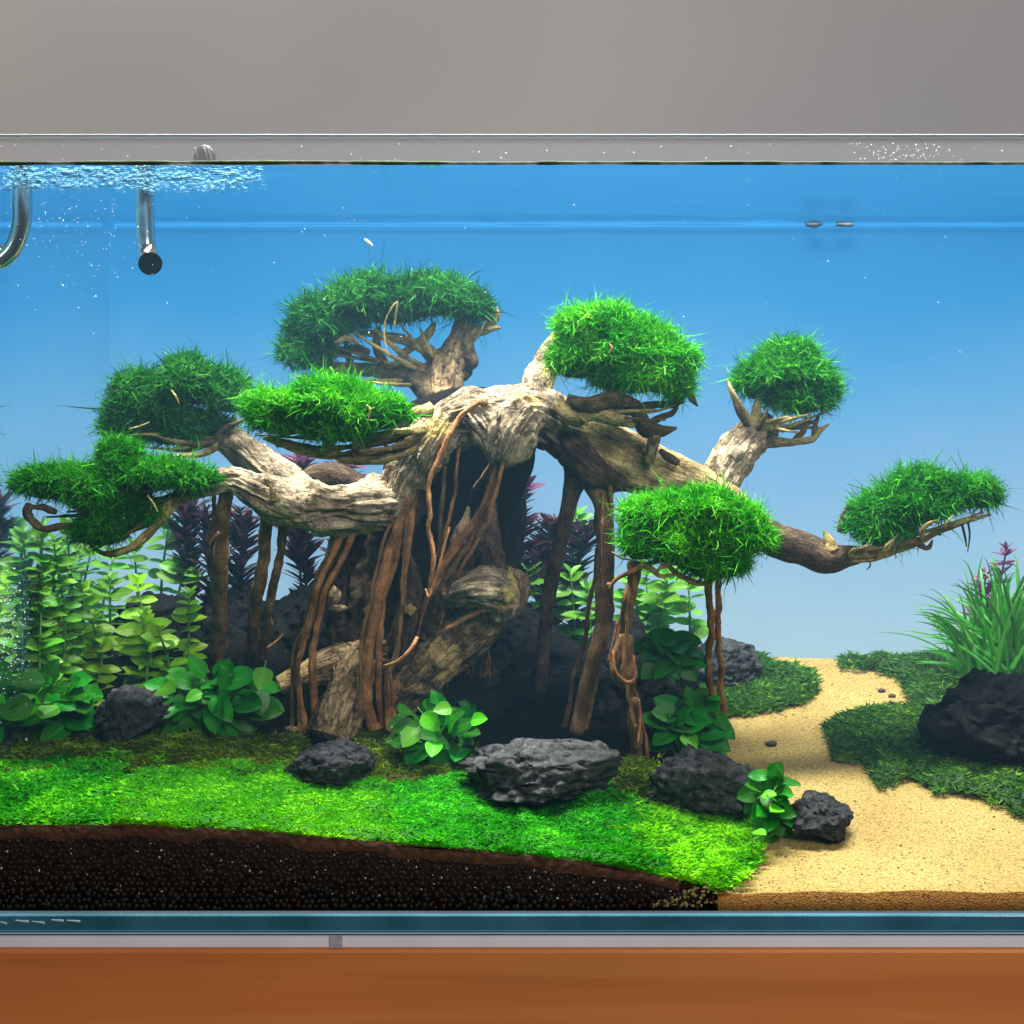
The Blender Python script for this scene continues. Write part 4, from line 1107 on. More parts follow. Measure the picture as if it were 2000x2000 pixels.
# moss crowns ------------------------------------------------------
def crown(blobs, y, mat, n, seed, ydep=0.8, length=(18, 8), width=2.6, droop=0.12, wild=0.95):
    rng = np.random.default_rng(seed)
    y = y + YT
    cs, rs, w = [], [], []
    for px, py, rx, ry in blobs:
        cs.append(P(px, py, y)); rs.append([S(rx, y), S(max(rx * ydep, ry) * 0.9, y), S(ry, y)]); w.append(rx * ry + 20 * (rx + ry))
    cs, rs, w = np.array(cs), np.array(rs), np.array(w)
    k = rng.choice(len(cs), n, p=w / w.sum())
    d = rng.normal(size=(n, 3)); d /= np.linalg.norm(d, axis=1)[:, None]
    d[:, 2] = np.where((d[:, 2] < -0.35) & (rng.random(n) < .65), -d[:, 2], d[:, 2])
    d[:, 1] = np.where((d[:, 1] > 0.2) & (rng.random(n) < .5), -d[:, 1], d[:, 1])
    d[:, 2] = np.where(d[:, 2] < 0, d[:, 2] * .62, d[:, 2])
    depth_in = 1 - 0.45 * rng.random(n) ** 1.8
    clump = fbm((cs[k] + d * rs[k]) * 85, 3, seed, .6)
    base = cs[k] + d * rs[k] * (depth_in * (0.90 + 0.30 * clump + 0.50 * fbm((cs[k] + d * rs[k]) * 45, 2, seed + 60)))[:, None]
    nrm = d / rs[k]; nrm /= np.linalg.norm(nrm, axis=1)[:, None]
    L = S(1, y) * np.clip(rng.normal(length[0], length[1], n), 8, 70)
    out = rng.random(n) < .05
    L = np.where(out, L * 1.7, L)
    flow = np.stack([fbm(base * 110 + 31 * j, 2, seed + 4 + j) for j in range(3)], -1)
    vec = nrm * np.where(out, 1.3, .42)[:, None] + flow * 1.0 + rng.normal(0, wild, (n, 3)) + [0, -.08, .10]
    vec = vec / np.linalg.norm(vec, axis=1)[:, None] * L[:, None] * .8
    bend = (rng.normal(0, .5, (n, 3)) + [0, 0, -droop]) * L[:, None] * .8
    V, Fq, F3, m = blades(base, vec, S(width, y) * rng.uniform(.55, 1.25, n), bend, rng, 3, .17)
    tint = 0.48 + 0.55 * clump + rng.normal(0, .15, n) + (rng.random(n) < .03) * .5
    tv = np.repeat(tint, m)
    # inner cushion that the strands grow from
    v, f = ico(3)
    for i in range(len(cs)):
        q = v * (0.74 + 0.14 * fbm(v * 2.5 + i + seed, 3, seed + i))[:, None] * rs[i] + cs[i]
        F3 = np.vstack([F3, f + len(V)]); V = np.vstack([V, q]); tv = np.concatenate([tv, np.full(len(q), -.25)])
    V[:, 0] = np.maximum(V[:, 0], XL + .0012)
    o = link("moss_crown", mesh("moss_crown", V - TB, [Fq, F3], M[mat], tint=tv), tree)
    o['kind'] = "stuff"
    return o

crown([(632, 630, 72, 62), (600, 690, 46, 40), (720, 588, 105, 50), (845, 584, 105, 46), (920, 605, 48, 36), (770, 600, 80, 45)], .165, 'moss_deep', 35097, 1)
crown([(300, 785, 84, 66), (385, 750, 92, 52), (450, 775, 62, 42), (262, 830, 60, 52), (340, 840, 70, 40), (400, 830, 60, 36)], .12, 'moss_deep', 31402, 2)
crown([(95, 945, 68, 40), (190, 960, 100, 56), (310, 930, 100, 38), (200, 1035, 72, 42), (262, 1000, 62, 52), (240, 895, 50, 40), (370, 935, 55, 26)], .045, 'moss_mid', 40639, 3)
crown([(640, 800, 130, 52), (560, 822, 72, 38), (720, 810, 90, 44), (520, 800, 45, 34), (640, 770, 90, 34), (650, 840, 80, 30)], .035, 'moss_bright', 36945, 4)
crown([(1200, 685, 105, 62), (1130, 705, 68, 46), (1290, 725, 66, 56), (1170, 635, 80, 36), (1230, 740, 90, 40), (1260, 660, 60, 40), (1320, 760, 34, 34)], .065, 'moss_bright', 40639, 5)
crown([(1540, 730, 88, 54), (1478, 748, 46, 42), (1600, 765, 56, 42), (1545, 695, 62, 26), (1560, 780, 70, 36)], .105, 'moss_mid', 27707, 6)
crown([(1290, 1020, 80, 60), (1425, 1040, 92, 66), (1350, 990, 105, 40), (1400, 1100, 80, 40), (1250, 1060, 50, 44), (1330, 1070, 90, 44)], .025, 'moss_bright', 40639, 7)
crown([(1785, 985, 105, 54), (1875, 965, 72, 40), (1715, 1020, 56, 46), (1800, 945, 74, 34), (1730, 1045, 50, 32), (1920, 970, 40, 30)], .085, 'moss_mid', 31402, 8)
wr = random.Random(77)
for hub, yb, tips in (
    ((872, 735), .165, [(560, 700), (600, 655), (640, 690), (690, 650), (730, 640), (780, 630), (820, 640), (700, 715), (655, 735), (950, 625), (925, 655), (575, 735)]),
    ((830, 842), .05, [(500, 850), (540, 872), (580, 852), (610, 890), (665, 862), (700, 880), (745, 868), (770, 845), (640, 895)]),
    ((428, 858), .115, [(240, 850), (280, 872), (330, 878), (370, 866), (300, 850), (480, 818)]),
    ((360, 962), .055, [(90, 1010), (150, 1040), (180, 1075), (230, 1078), (280, 1045), (300, 1000), (130, 1000), (240, 1050)]),
    ((1110, 800), .065, [(1160, 775), (1200, 800), (1240, 785), (1280, 800), (1320, 790), (1300, 820), (1240, 820), (1150, 830)]),
    ((1478, 838), .10, [(1430, 770), (1500, 795), (1540, 815), (1580, 810), (1620, 800), (1600, 835), (1560, 845)]),
    ((1400, 1060), .03, [(1240, 1105), (1280, 1120), (1320, 1132), (1360, 1140), (1420, 1142), (1450, 1130), (1210, 1085)]),
    ((1660, 1085), .085, [(1700, 1065), (1740, 1070), (1770, 1050), (1820, 1045), (1860, 1030), (1900, 1015), (1920, 1000)])):
    for tx, ty in tips:
        f1, f2 = wr.uniform(.3, .45), wr.uniform(.6, .8)
        sag = wr.uniform(-6, 16)
        r_ = wr.uniform(4.0, 6.5)
        yy_ = yb - wr.uniform(-.004, .018)
        limb("twig", [(hub[0], hub[1], yb, r_ * 1.25), (hub[0] + (tx - hub[0]) * f1 + wr.uniform(-8, 8), hub[1] + (ty - hub[1]) * f1 + sag, (yb + yy_) / 2, r_),
                      (hub[0] + (tx - hub[0]) * f2 + wr.uniform(-8, 8), hub[1] + (ty - hub[1]) * f2 + sag * .8, yy_, r_ * .8), (tx, ty, yy_, r_ * .35)],
             wr.choice(['twig', 'twig', 'twig_dark']), ring=9, steps=20, lump=.25, ridge=.12, ridges=4, seed=int(tx))
# hanging wisps
for pts in ([(1878, 1020, .08, 3), (1885, 1050, .08, 2.5), (1888, 1068, .08, 1.2)], [(1890, 1018, .08, 2.5), (1894, 1045, .08, 2), (1890, 1078, .08, 1)]):
    limb("moss_wisp", pts, 'moss_core', ring=6, steps=12)

# roots -------------------------------------------------------------
def root(pts, yt, mat, r0, r1, foot=True, seed=0, flare=1.25, name="root"):
    """pts in photograph pixels from the top down; depth runs from yt to the ground under the last point"""
    n = len(pts)
    ye = float(ground(pts[-1][0], pts[-1][1])) if foot else yt
    q = []
    for i, (a, b) in enumerate(pts):
        t = i / (n - 1)
        y = (yt + YT) * (1 - t) + (ye if foot else yt + YT) * t
        r = r0 * (1 - t) + r1 * t
        if foot and i == n - 1: r *= flare
        q.append([*P(a, b, y), S(r, y)])
    q = catmull(np.array(q), 44)
    tt_ = np.linspace(0, 1, 44)
    wob = np.stack([fbm(np.stack([tt_ * 7 + seed * 5.3, tt_ * 0 + k_ * 3.1, tt_ * 0], -1), 2, seed) for k_ in (0, 1)], -1) * np.minimum(1, tt_ * 5)[:, None] * np.minimum(1, (1 - tt_) * 6)[:, None]
    q[:, 0] += wob[:, 0] * S(9, q[:, 1]); q[:, 1] += wob[:, 1] * .002
    V, Fq, F3, uv = tube(q, 12, 80, lump=.22, ridge=.26, ridges=5, seed=seed, lumpscale=.7)
    return link(name, mesh(name, V - TB, [Fq, F3], M[mat], uv=uv), tree)

RT = [
    ([(812, 880), (790, 990), (764, 1055), (746, 1120), (731, 1185), (721, 1250), (719, 1320), (726, 1400), (738, 1435)], .088, 'root', 12, 15),
    ([(818, 945), (800, 1020), (778, 1080), (757, 1150), (744, 1220), (738, 1290), (738, 1360), (752, 1432)], .095, 'root', 7, 8),
    ([(948, 783), (908, 814), (882, 851), (856, 895), (841, 942), (828, 999), (829, 1038), (836, 1089), (832, 1160), (822, 1230)], .066, 'root_brown', 10, 5),
    ([(812, 960), (792, 1120), (783, 1185), (773, 1262), (762, 1314), (758, 1380), (764, 1440)], .098, 'root', 7, 9),
    ([(772, 1330), (770, 1380), (776, 1438)], .105, 'root', 5, 7),
    ([(984, 838), (960, 895), (915, 973), (893, 1030), (884, 1080), (868, 1150), (850, 1200)], .074, 'root_brown', 6, 5),
    ([(990, 840), (974, 905), (959, 960), (923, 1020), (881, 1075), (848, 1145), (824, 1215), (811, 1280), (808, 1342), (800, 1410)], .073, 'root', 8, 9),
    ([(980, 840), (966, 900), (945, 985), (915, 1060), (878, 1125), (850, 1190), (837, 1250), (834, 1330), (838, 1405)], .074, 'root_brown', 8, 6),
    ([(866, 1150), (858, 1220), (853, 1290), (862, 1345), (856, 1405)], .10, 'root', 6, 5),
    ([(684, 985), (656, 1076), (622, 1146), (607, 1210), (587, 1262), (581, 1314), (588, 1380), (598, 1435)], .08, 'root', 7, 7),
    ([(708, 990), (668, 1094), (634, 1159), (622, 1223), (608, 1275), (606, 1340), (609, 1400), (614, 1435)], .08, 'root', 7, 9),
    ([(696, 985), (662, 1085), (628, 1152), (614, 1215), (600, 1270), (594, 1340)], .085, 'root_brown', 6, 4),
    ([(442, 935), (432, 1080), (428, 1180), (424, 1270), (424, 1345)], .066, 'root_brown', 16, 17),
    ([(418, 945), (412, 1090), (412, 1190), (410, 1300)], .065, 'root_brown', 5, 4),
    ([(524, 975), (512, 1110), (502, 1200), (494, 1270), (490, 1345)], .076, 'root_brown', 15, 13),
    ([(556, 985), (542, 1110), (524, 1200), (514, 1270), (510, 1350)], .076, 'root_brown', 11, 10),
    ([(944, 1180), (940, 1240), (937, 1300), (930, 1372)], .092, 'root', 6, 5),
    ([(950, 1180), (947, 1210), (953, 1260), (953, 1316), (938, 1370)], .09, 'root', 4, 3),
    ([(935, 1230), (921, 1270), (921, 1310), (918, 1372)], .094, 'root_brown', 3, 4),
    ([(1378, 1075), (1383, 1200), (1389, 1300), (1396, 1408)], .03, 'root', 9, 8),
    ([(1403, 1075), (1406, 1200), (1410, 1300), (1412, 1405)], .034, 'root', 8, 7),
    ([(1240, 1100), (1230, 1160), (1222, 1220), (1215, 1270), (1218, 1320), (1232, 1370), (1240, 1420), (1244, 1490)], .03, 'root_brown', 16, 11),
    ([(1190, 1140), (1195, 1200), (1180, 1260), (1160, 1310), (1140, 1330), (1125, 1370)], .05, 'root_brown', 5, 3),
]
for i, (pts, yt, mt, r0, r1) in enumerate(RT):
    root(pts, yt, mt, r0 * .84, r1 * .84, seed=i + 1)
for i, (pts, yt, r0) in enumerate([
    ([(872, 815), (868, 930), (858, 1010), (852, 1090), (838, 1180), (826, 1270), (822, 1395)], .082, 4.2),
    ([(905, 812), (893, 930), (880, 1000), (862, 1080), (846, 1170), (826, 1260), (815, 1400)], .08, 3.6),
    ([(1000, 835), (962, 985), (930, 1050), (896, 1120), (872, 1200), (866, 1290), (872, 1395)], .064, 4.4),
    ([(664, 985), (640, 1080), (612, 1150), (598, 1220), (574, 1300), (570, 1430)], .08, 3.6),
    ([(1170, 950), (1164, 1040), (1158, 1130), (1150, 1220), (1128, 1310), (1100, 1425)], .086, 4.4),
    ([(1192, 950), (1196, 1040), (1194, 1130), (1186, 1220), (1168, 1310), (1142, 1430)], .08, 4.0)]):
    root(pts, yt, 'root' if i % 3 else 'root_brown', r0, r0 * .95, seed=150 + i)
rr = random.Random(31)
for i, reps in ((0, 1), (2, 1), (3, 1), (6, 2), (7, 1), (9, 1), (12, 1), (14, 1), (16, 2), (21, 2)):
    pts, yt, mt, r0, r1 = RT[i]
    for k in range(reps):
        dx0, dx1 = rr.uniform(-12, 12), rr.uniform(-26, 26)
        m_ = len(pts) - 1
        cut = rr.choice([0, 0, 0, 1]) if m_ > 4 else 0
        pp = [(a + dx0 * (1 - j / m_) + dx1 * (j / m_) + rr.uniform(-5, 5) * (0 < j < m_), b + (rr.uniform(-6, 6) if j == m_ else 0)) for j, (a, b) in enumerate(pts)]
        root(pp[:len(pp) - cut], yt + rr.uniform(-.006, .004), rr.choice(['root', 'root_brown']), rr.uniform(2.6, 5.2), rr.uniform(2.4, 4.6), foot=cut == 0, seed=60 + i * 4 + k)
# the hollow swelling on the front right root, its strands, and thin side roots
limb("root_swelling", [(1222, 1240, .045, 13), (1216, 1280, .047, 23), (1220, 1315, .05, 25), (1232, 1340, .055, 12)], 'root_brown', ring=20, steps=24, lump=.16, ridge=.2)
limb("root_swelling", [(1238, 1365, .065, 9), (1240, 1405, .07, 15), (1242, 1430, .075, 14), (1244, 1460, .08, 8)], 'root_brown', ring=16, steps=20, lump=.16, ridge=.2)
side = [
    [(1198, 1270, .02, 3), (1202, 1310, .02, 3), (1225, 1333, .02, 4), (1242, 1322, .02, 3), (1238, 1280, .02, 2)],
    [(1205, 1215, .04, 2), (1196, 1260, .04, 2), (1188, 1290, .04, 2)],
    [(750, 1300, .03, 2), (775, 1292, .025, 3), (800, 1270, .025, 3.5), (815, 1245, .03, 4)],
    [(522, 1265, .05, 2), (540, 1252, .05, 2.5), (554, 1238, .05, 2)],
    [(878, 1030, .05, 2), (842, 1158, .05, 3), (830, 1150, .05, 2)],
    [(1190, 1150, .04, 3), (1205, 1130, .03, 4), (1232, 1118, .02, 5), (1242, 1112, .02, 4)],
    [(408, 1064, .055, 2), (418, 1050, .055, 3), (428, 1040, .055, 4)],
    [(1248, 1365, .06, 2), (1250, 1410, .06, 2), (1246, 1450, .06, 2)],
    [(870, 1230, .095, 4), (915, 1205, .09, 5), (950, 1190, .085, 5)],
    [(1280, 930, .05, 0.1), (1178, 960, .08, 3), (1176, 1060, .07, 3), (1180, 1120, .07, 2)],
]
for a, b in ((1178, 1512), (1196, 1500), (1186, 1526)):
    yy = float(ground(a, 1545)) - YT
    side.append([(a - 8, b + 12, yy, 2), (a, b, yy, 3), (a + 10, b - 10, yy, 2.5), (a + 14, b + 8, yy, 1.5)])
for i, pts in enumerate(side):
    limb("rootlet", [p for p in pts if p[3] > .5], 'root' if i < 10 else 'bark', ring=8, steps=20, lump=.1, ridge=.1, seed=i)
# pale chips of wood wedged between the roots
for i, (px, py, rx, ry, y) in enumerate([(652, 1165, 14, 18, .12), (660, 1188, 20, 8, .12), (802, 1190, 12, 10, .10), (872, 1162, 9, 8, .09), (770, 1440, 14, 10, .10), (742, 1448, 8, 6, .10), (570, 1424, 14, 7, .10)]):
    v, f = ico(2)
    q = v * (1 + .5 * fbm(v * 1.7 + i * 4, 2, i))[:, None] * [S(rx, y), S(6, y), S(ry, y)]
    link("wood_chip", mesh("wood_chip", q + P(px, py, y + YT) - TB, [f], M['bark_peeled'], smooth=False, uv=q[:, [0, 2]]), tree)

# ------------------------------------------------------------------ leaves and plants
def leaf_mesh(name, mat, width=.5, fold=.25, curl=.25, tip=1.0, petiole=.0, nv=7, wave=0.0, blunt=0.7, pw=.03):
    us = np.array([-1, -.5, 0, .5, 1.0]); vs_ = np.linspace(0, 1, nv)
    V, uv = [], []
    for v in vs_:
        w = width * .5 * (math.sin(math.pi * min(1, max(0.02, v ** blunt if v < 1 else .985))) ** .6)
        if v == 1: w = width * .015
        for u in us:
            x = u * w
            z = fold * abs(x) * 1.0 - curl * v * v * .5 + wave * math.sin(v * 9 + u) * abs(u) * .05
            V.append((x, v, z)); uv.append((u * .5 + .5, v))
    k = len(us)
    F = [(i * k + j, i * k + j + 1, (i + 1) * k + j + 1, (i + 1) * k + j) for i in range(nv - 1) for j in range(k - 1)]
    if petiole:
        o = len(V)
        for t in (0, 1):
            for a in range(3):
                an = a * 2.094
                V.append((pw * math.cos(an), -petiole * (1 - t), pw * math.sin(an) - petiole * .5 * (1 - t) ** 2)); uv.append((.5, 0))
        F += [(o + a, o + (a + 1) % 3, o + 3 + (a + 1) % 3, o + 3 + a) for a in range(3)]
    return mesh(name, np.array(V), [np.array(F)], M[mat], uv=np.array(uv))

def put_leaf(parent, me, base, direc, nrm, size, name="leaf", wide=1.0):
    """base in parent space; direc = towards the tip; nrm = roughly the upper side"""
    d = Vector(direc).normalized(); n = Vector(nrm)
    x = d.cross(n)
    if x.length < 1e-4: x = d.cross(Vector((1, 0, 0.1)))
    x.normalize(); z = x.cross(d)
    m = Matrix(((x.x, d.x, z.x, 0), (x.y, d.y, z.y, 0), (x.z, d.z, z.z, 0), (0, 0, 0, 1)))
    o = bpy.data.objects.new(name, me)
    C.objects.link(o)
    o.parent = parent
    o.matrix_local = Matrix.Translation(Vector(base)) @ m @ Matrix.Diagonal((size * wide, size, size, 1))
    return o

AN = [leaf_mesh("anubias_leaf", 'anubias', .70, .18, .30, petiole=.55, nv=9), leaf_mesh("anubias_leaf", 'anubias', .78, .24, .15, petiole=.5, nv=9), leaf_mesh("anubias_leaf", 'anubias', .64, .12, .5, petiole=.6, wave=1, nv=9)]
ANN = [leaf_mesh("anubias_new_leaf", 'anubias_new', .74, .25, .2, petiole=.5), leaf_mesh("anubias_new_leaf", 'anubias_new', .80, .3, .3, petiole=.4)]

def leaf_clump(px, py, rx, ry, n, size, seed, label, new=(), depth=None, lo=-0.5, shade=0.0):
    n = int(n * 2.1)
    """broad-leaved rosette plant; px,py centre of the clump, rx,ry its half size"""
    rng = random.Random(seed)
    y = (float(ground(px, min(1770, py + ry * .9))) if depth is None else depth)
    root_ = P(px, py + ry * .75, y)
    t = empty("broadleaf_plant", tuple(root_))
    tag(t, label, "plant")
    rz = P(px, py, y)
    # rhizome
    q = np.array([[*(P(px - rx * .3, py + ry * .72, y) - root_), S(5, y)], [*(P(px, py + ry * .6, y) - root_), S(7, y)], [*(P(px + rx * .3, py + ry * .72, y) - root_), S(5, y)]])
    V, Fq, F3, uv = tube(q, 8, 12, seed=seed)
    link("rhizome", mesh("rhizome", V, [Fq, F3], M['stem_brown'], uv=uv), t)
    leaves = []
    for i in range(n):
        a = 2 * math.pi * (i * .381966 + rng.random() * .12)
        r = math.sqrt((i + .5) / n)
        cx, cz = math.cos(a) * r, math.sin(a) * r
        if cz < lo: cz = lo + rng.random() * .2
        leaves.append((px + cx * rx, py - cz * ry, r, size * rng.uniform(.75, 1.15), False))
    for (a, b, s_) in new:
        leaves.append((a, b, .2, s_, True))
    for (a, b, r, s_, nw) in leaves:
        dy = -0.010 * (1 - r * r) + rng.uniform(-.008, .008) - (0.012 if nw else 0)
        yl = min(y + dy - 0.004, ymax(a - 26))
        c = P(a, b, yl)
        out = np.array([(a - px) / rx, 0, (py - b) / ry])
        dr = np.array([out[0] * 1.0 + rng.uniform(-.6, .6), -0.45 + rng.uniform(-.3, .3), out[2] * .9 - .05 + rng.uniform(-.5, .45)])
        if nw: dr = np.array([rng.uniform(-.7, .7), -.35, rng.uniform(-.6, .3)])
        dr /= np.linalg.norm(dr)
        nm = np.array([rng.uniform(-.5, .5), -rng.uniform(.6, 1.2), .7])
        L = S(s_ * 1.0, y)
        me = rng.choice(ANN if nw else AN)
        put_leaf(t, me, c - dr * L * .5 - root_, dr, nm, L)
    return t

leaf_clump(104, 1375, 80, 72, 17, 64, 1, "broad-leaved green plant in the left corner, leaves half lit", new=[(50, 1382, 60), (92, 1390, 52)], lo=-.8)
leaf_clump(415, 1370, 120, 74, 24, 62, 2, "widest broad-leaved plant, dark green, under the thick hanging roots", new=[(325, 1345, 56), (512, 1325, 52), (378, 1360, 34)], lo=-.8)
leaf_clump(850, 1435, 84, 66, 18, 52, 3, "brightest broad-leaved clump beside the biggest grey rock", new=[(842, 1410, 50), (880, 1412, 46), (865, 1385, 38), (846, 1462, 46), (935, 1405, 36), (800, 1440, 46)], lo=-.7)
leaf_clump(918, 1385, 30, 22, 10, 26, 9, "tiny dark leaf tuft behind the brightest leaf clump")
leaf_clump(1310, 1285, 56, 46, 11, 62, 4, "broad-leaved plant high on the dark rock by the twin roots", depth=.17)
leaf_clump(1350, 1420, 74, 62, 16, 60, 5, "dark broad-leaved plant with one bright drooping leaf on the pitted rock", new=[(1348, 1446, 42)], lo=-.7)
leaf_clump(1508, 1568, 46, 72, 15, 50, 6, "front broad-leaved plant standing between pitted rock and sand", new=[(1502, 1552, 32), (1484, 1626, 34), (1515, 1580, 40)], lo=-.9)

STM = {
    'lime': [leaf_mesh("lime_leaf", 'lime_leaf', .58, .2, .25, blunt=.8), leaf_mesh("lime_leaf", 'lime_leaf', .50, .3, .4, blunt=.8)],
    'green': [leaf_mesh("green_leaf", 'green_leaf', .55, .2, .25, blunt=.8), leaf_mesh("green_leaf", 'green_leaf', .48, .3, .4, blunt=.8)],
    'purple': [leaf_mesh("purple_leaf", 'purple_leaf', .27, .3, .35, blunt=.8), leaf_mesh("purple_leaf", 'purple_leaf', .32, .2, .2, blunt=.8)],
    'dark': [leaf_mesh("dark_leaf", 'dark_purple_leaf', .24, .3, .35, blunt=.8), leaf_mesh("dark_leaf", 'dark_purple_leaf', .28, .2, .2, blunt=.8)],
}
def stem_plant(top, bot, y, kind, size, gap, seed, label, whorl=2, name="stem_plant", group=None, droop=0.1, up=0.25):
    rng = random.Random(seed)
    (tx, ty), (bx, by) = top, bot
    y = min(y, ymax(min(tx, bx) - 22))
    b = P(bx, by, y); tpt = P(tx, ty, y + rng.uniform(-.006, .006))
    b[2] = min(b[2], float(terrain(b[0], b[1])))+0.001 if by > 1200 else b[2]
    e = empty(name, tuple(b)); tag(e, label, "plant", group)
    mid = (b + tpt) / 2 + [S(rng.uniform(-30, 30), y), rng.uniform(-.004, .004), 0]
    q = np.array([[*(p - b), S(r, y)] for p, r in ((b, 3.2), (mid, 2.8), (tpt, 1.8))])
    V, Fq, F3, uv = tube(q, 6, 16, lump=.05, ridge=0, seed=seed)
    link("stem", mesh("stem", V, [Fq, F3], M['stem_green' if kind in ('lime', 'green') else 'stem_brown'], uv=uv), e)
    line = catmull(q[:, :3], 80)
    sl = np.concatenate([[0], np.cumsum(np.linalg.norm(np.diff(line, axis=0), axis=1))])
    g = S(gap * rng.uniform(.6, .9), y); d = sl[-1]; k = 0
    while d > sl[-1] * .08 and k < 24:
        c = np.array([np.interp(d, sl, line[:, j]) for j in range(3)])
        fr = 1 - d / sl[-1]
        sz = S(size * rng.uniform(.65, 1.2), y) * min(1.0, .55 + k * .22) * rng.uniform(.85, 1.12)
        for w in range(whorl):
            an = k * (math.pi / 2 + .25) + w * 2 * math.pi / whorl + rng.uniform(-.5, .5)
            rise = (1.1 - .45 * k if k < 3 else up - .05) + rng.uniform(-.3, .3)
            dr = np.array([math.cos(an), math.sin(an) * .9, rise])
            put_leaf(e, rng.choice(STM[kind]), c, dr, (np.array([rng.uniform(-.5, .5), -rng.uniform(.2, 1.1), .7]) if kind in ('lime', 'green') else np.array([rng.uniform(-.6, .6), rng.uniform(-.6, .3), 1.0])), sz)
        d -= g * min(1, .45 + .2 * k); k += 1
    return e

LS = [
    # lime stems, front left
    ((104, 1112), (112, 1275), .245, 'lime', 44, 34, "lime stem topped just under the pale bubbles, second from the left glass"),
    ((94, 1172), (98, 1300), .225, 'lime', 46, 32, "short lime stem rising behind the corner leaf clump"),
    ((160, 1150), (150, 1310), .215, 'lime', 50, 32, "brightest lime stem, fullest of the left group"),
    ((118, 1185), (128, 1320), .205, 'lime', 48, 32, "low lime stem in front of the brightest one"),
    ((178, 1205), (170, 1320), .205, 'lime', 46, 32, "lime stem hugging the right side of the brightest one"),
    ((215, 1130), (232, 1290), .245, 'green', 46, 34, "yellow green stem with long upright top leaf, mid left"),
    ((268, 1140), (262, 1290), .235, 'lime', 52, 34, "lime stem with big drooping leaves above the rough left rock"),
    ((278, 1205), (282, 1305), .22, 'lime', 48, 30, "leaning lime stem just above the rough left rock"),
    ((310, 1232), (306, 1310), .215, 'lime', 42, 28, "small lime sprig at the right of the drooping leaves"),
    ((370, 1158), (372, 1300), .215, 'lime', 36, 30, "lone lime stem standing clear, left of the thick hanging roots"),
    ((84, 1108), (80, 1280), .255, 'green', 44, 34, "pale green stem closest to the left glass"),
    # hazy back stems, left
    ((84, 1040), (92, 1230), .29, 'green', 44, 36, "tall hazy green stem under the tip of the front left moss crown"),
    ((130, 1030), (136, 1230), .285, 'green', 44, 36, "hazy green stem hidden halfway by the hooked twig"),
    ((104, 1055), (104, 1230), .30, 'green', 42, 36, "hazy green stem fading into bubbles by the corner"),
    ((178, 1075), (176, 1240), .29, 'green', 40, 34, "thin hazy stem below the front left moss crown, left of two"),
    ((222, 1085), (220, 1240), .285, 'green', 40, 34, "thin hazy stem below the front left moss crown, right of two"),
    ((262, 1070), (262, 1240), .29, 'green', 42, 34, "hazy stem under the yellow twig end of the front left crown"),
    ((330, 1020), (342, 1220), .285, 'green', 40, 42, "open hazy stem with bare lower part, left of the dark purple plants"),
    ((365, 1090), (362, 1240), .27, 'green', 40, 34, "shaded green stem just left of the dark purple plants"),
    # behind the arch
    ((1030, 1115), (1040, 1270), .265, 'green', 50, 34, "green stem rising right beside the pale lower wood lump"),
    ((1075, 1130), (1080, 1270), .275, 'green', 50, 34, "green stem seen left of the slender leaning root"),
    ((1115, 1120), (1120, 1270), .275, 'green', 50, 34, "green stem seen between slender leaning root and forked root"),
    ((1148, 1150), (1150, 1280), .265, 'green', 48, 34, "low green stem half hidden by the forked root"),
    ((1128, 1005), (1132, 1220), .295, 'green', 46, 40, "tall hazy green stem showing inside the small arch"),
    ((1262, 1110), (1262, 1270), .275, 'green', 54, 34, "leafy green stem right of the root with a swelling"),
    ((1305, 1125), (1300, 1280), .265, 'green', 54, 34, "leafy green stem above the high broad-leaved plant"),
    ((1345, 1140), (1340, 1270), .28, 'green', 50, 34, "leafy green stem touching the twin straight roots"),
    ((1225, 1135), (1225, 1270), .285, 'green', 48, 34, "green stem behind the root with a swelling"),
]
for i, (t_, b_, y_, k_, s_, g_, lab) in enumerate(LS):
    stem_plant(t_, b_, y_, k_, s_, g_, 100 + i, lab, whorl=3, group="leafy green stem plants")
PS = [
    ((372, 985), (380, 1190), .28, 'dark', 46, 15, "dark purple feathery plant, left of the thick hanging roots", 4),
    ((402, 1000), (408, 1200), .27, 'dark', 46, 15, "dark purple plant just behind the leftmost thick root", 4),
    ((470, 1000), (468, 1210), .275, 'dark', 46, 15, "dark purple plant between the two thick hanging roots", 4),
    ((575, 1030), (572, 1220), .285, 'dark', 46, 16, "dark purple plant seen right of the second thick root", 4),
    ((585, 895), (590, 1200), .30, 'purple', 44, 16, "purple plant tip showing over the left limb, left of a pair", 4),
    ((668, 905), (668, 1200), .30, 'purple', 44, 16, "purple plant tip showing over the left limb, right of a pair", 4),
    ((1005, 945), (1000, 1230), .285, 'purple', 54, 14, "tall purple spike seen through the big arch beside the trunk", 5),
    ((1085, 1020), (1078, 1230), .29, 'dark', 50, 15, "dusky purple rosette left of the slender leaning root", 5),
    ((1048, 1060), (1050, 1230), .285, 'dark', 48, 15, "low dusky purple plant between the spike and the rosette", 5),
    ((1150, 1030), (1150, 1230), .295, 'dark', 48, 16, "dusky purple plant half behind the forked root", 5),
    ((1965, 1075), (1962, 1270), .275, 'purple', 36, 46, "purple sprig rising above the tall grass clump", 5),
    ((1925, 1125), (1935, 1260), .28, 'purple', 36, 26, "shorter purple sprig inside the left side of the grass clump", 5),
    ((1905, 1200), (1915, 1270), .285, 'purple', 28, 24, "lowest purple sprig at the foot of the grass clump", 4),
]
for i, (t_, b_, y_, k_, s_, g_, lab, wh) in enumerate(PS):
    stem_plant(t_, b_, y_, k_, s_ * 1.15, g_ * .8, 300 + i, lab, whorl=wh + 2, group="purple stem plants", name="purple_plant", up=.9)

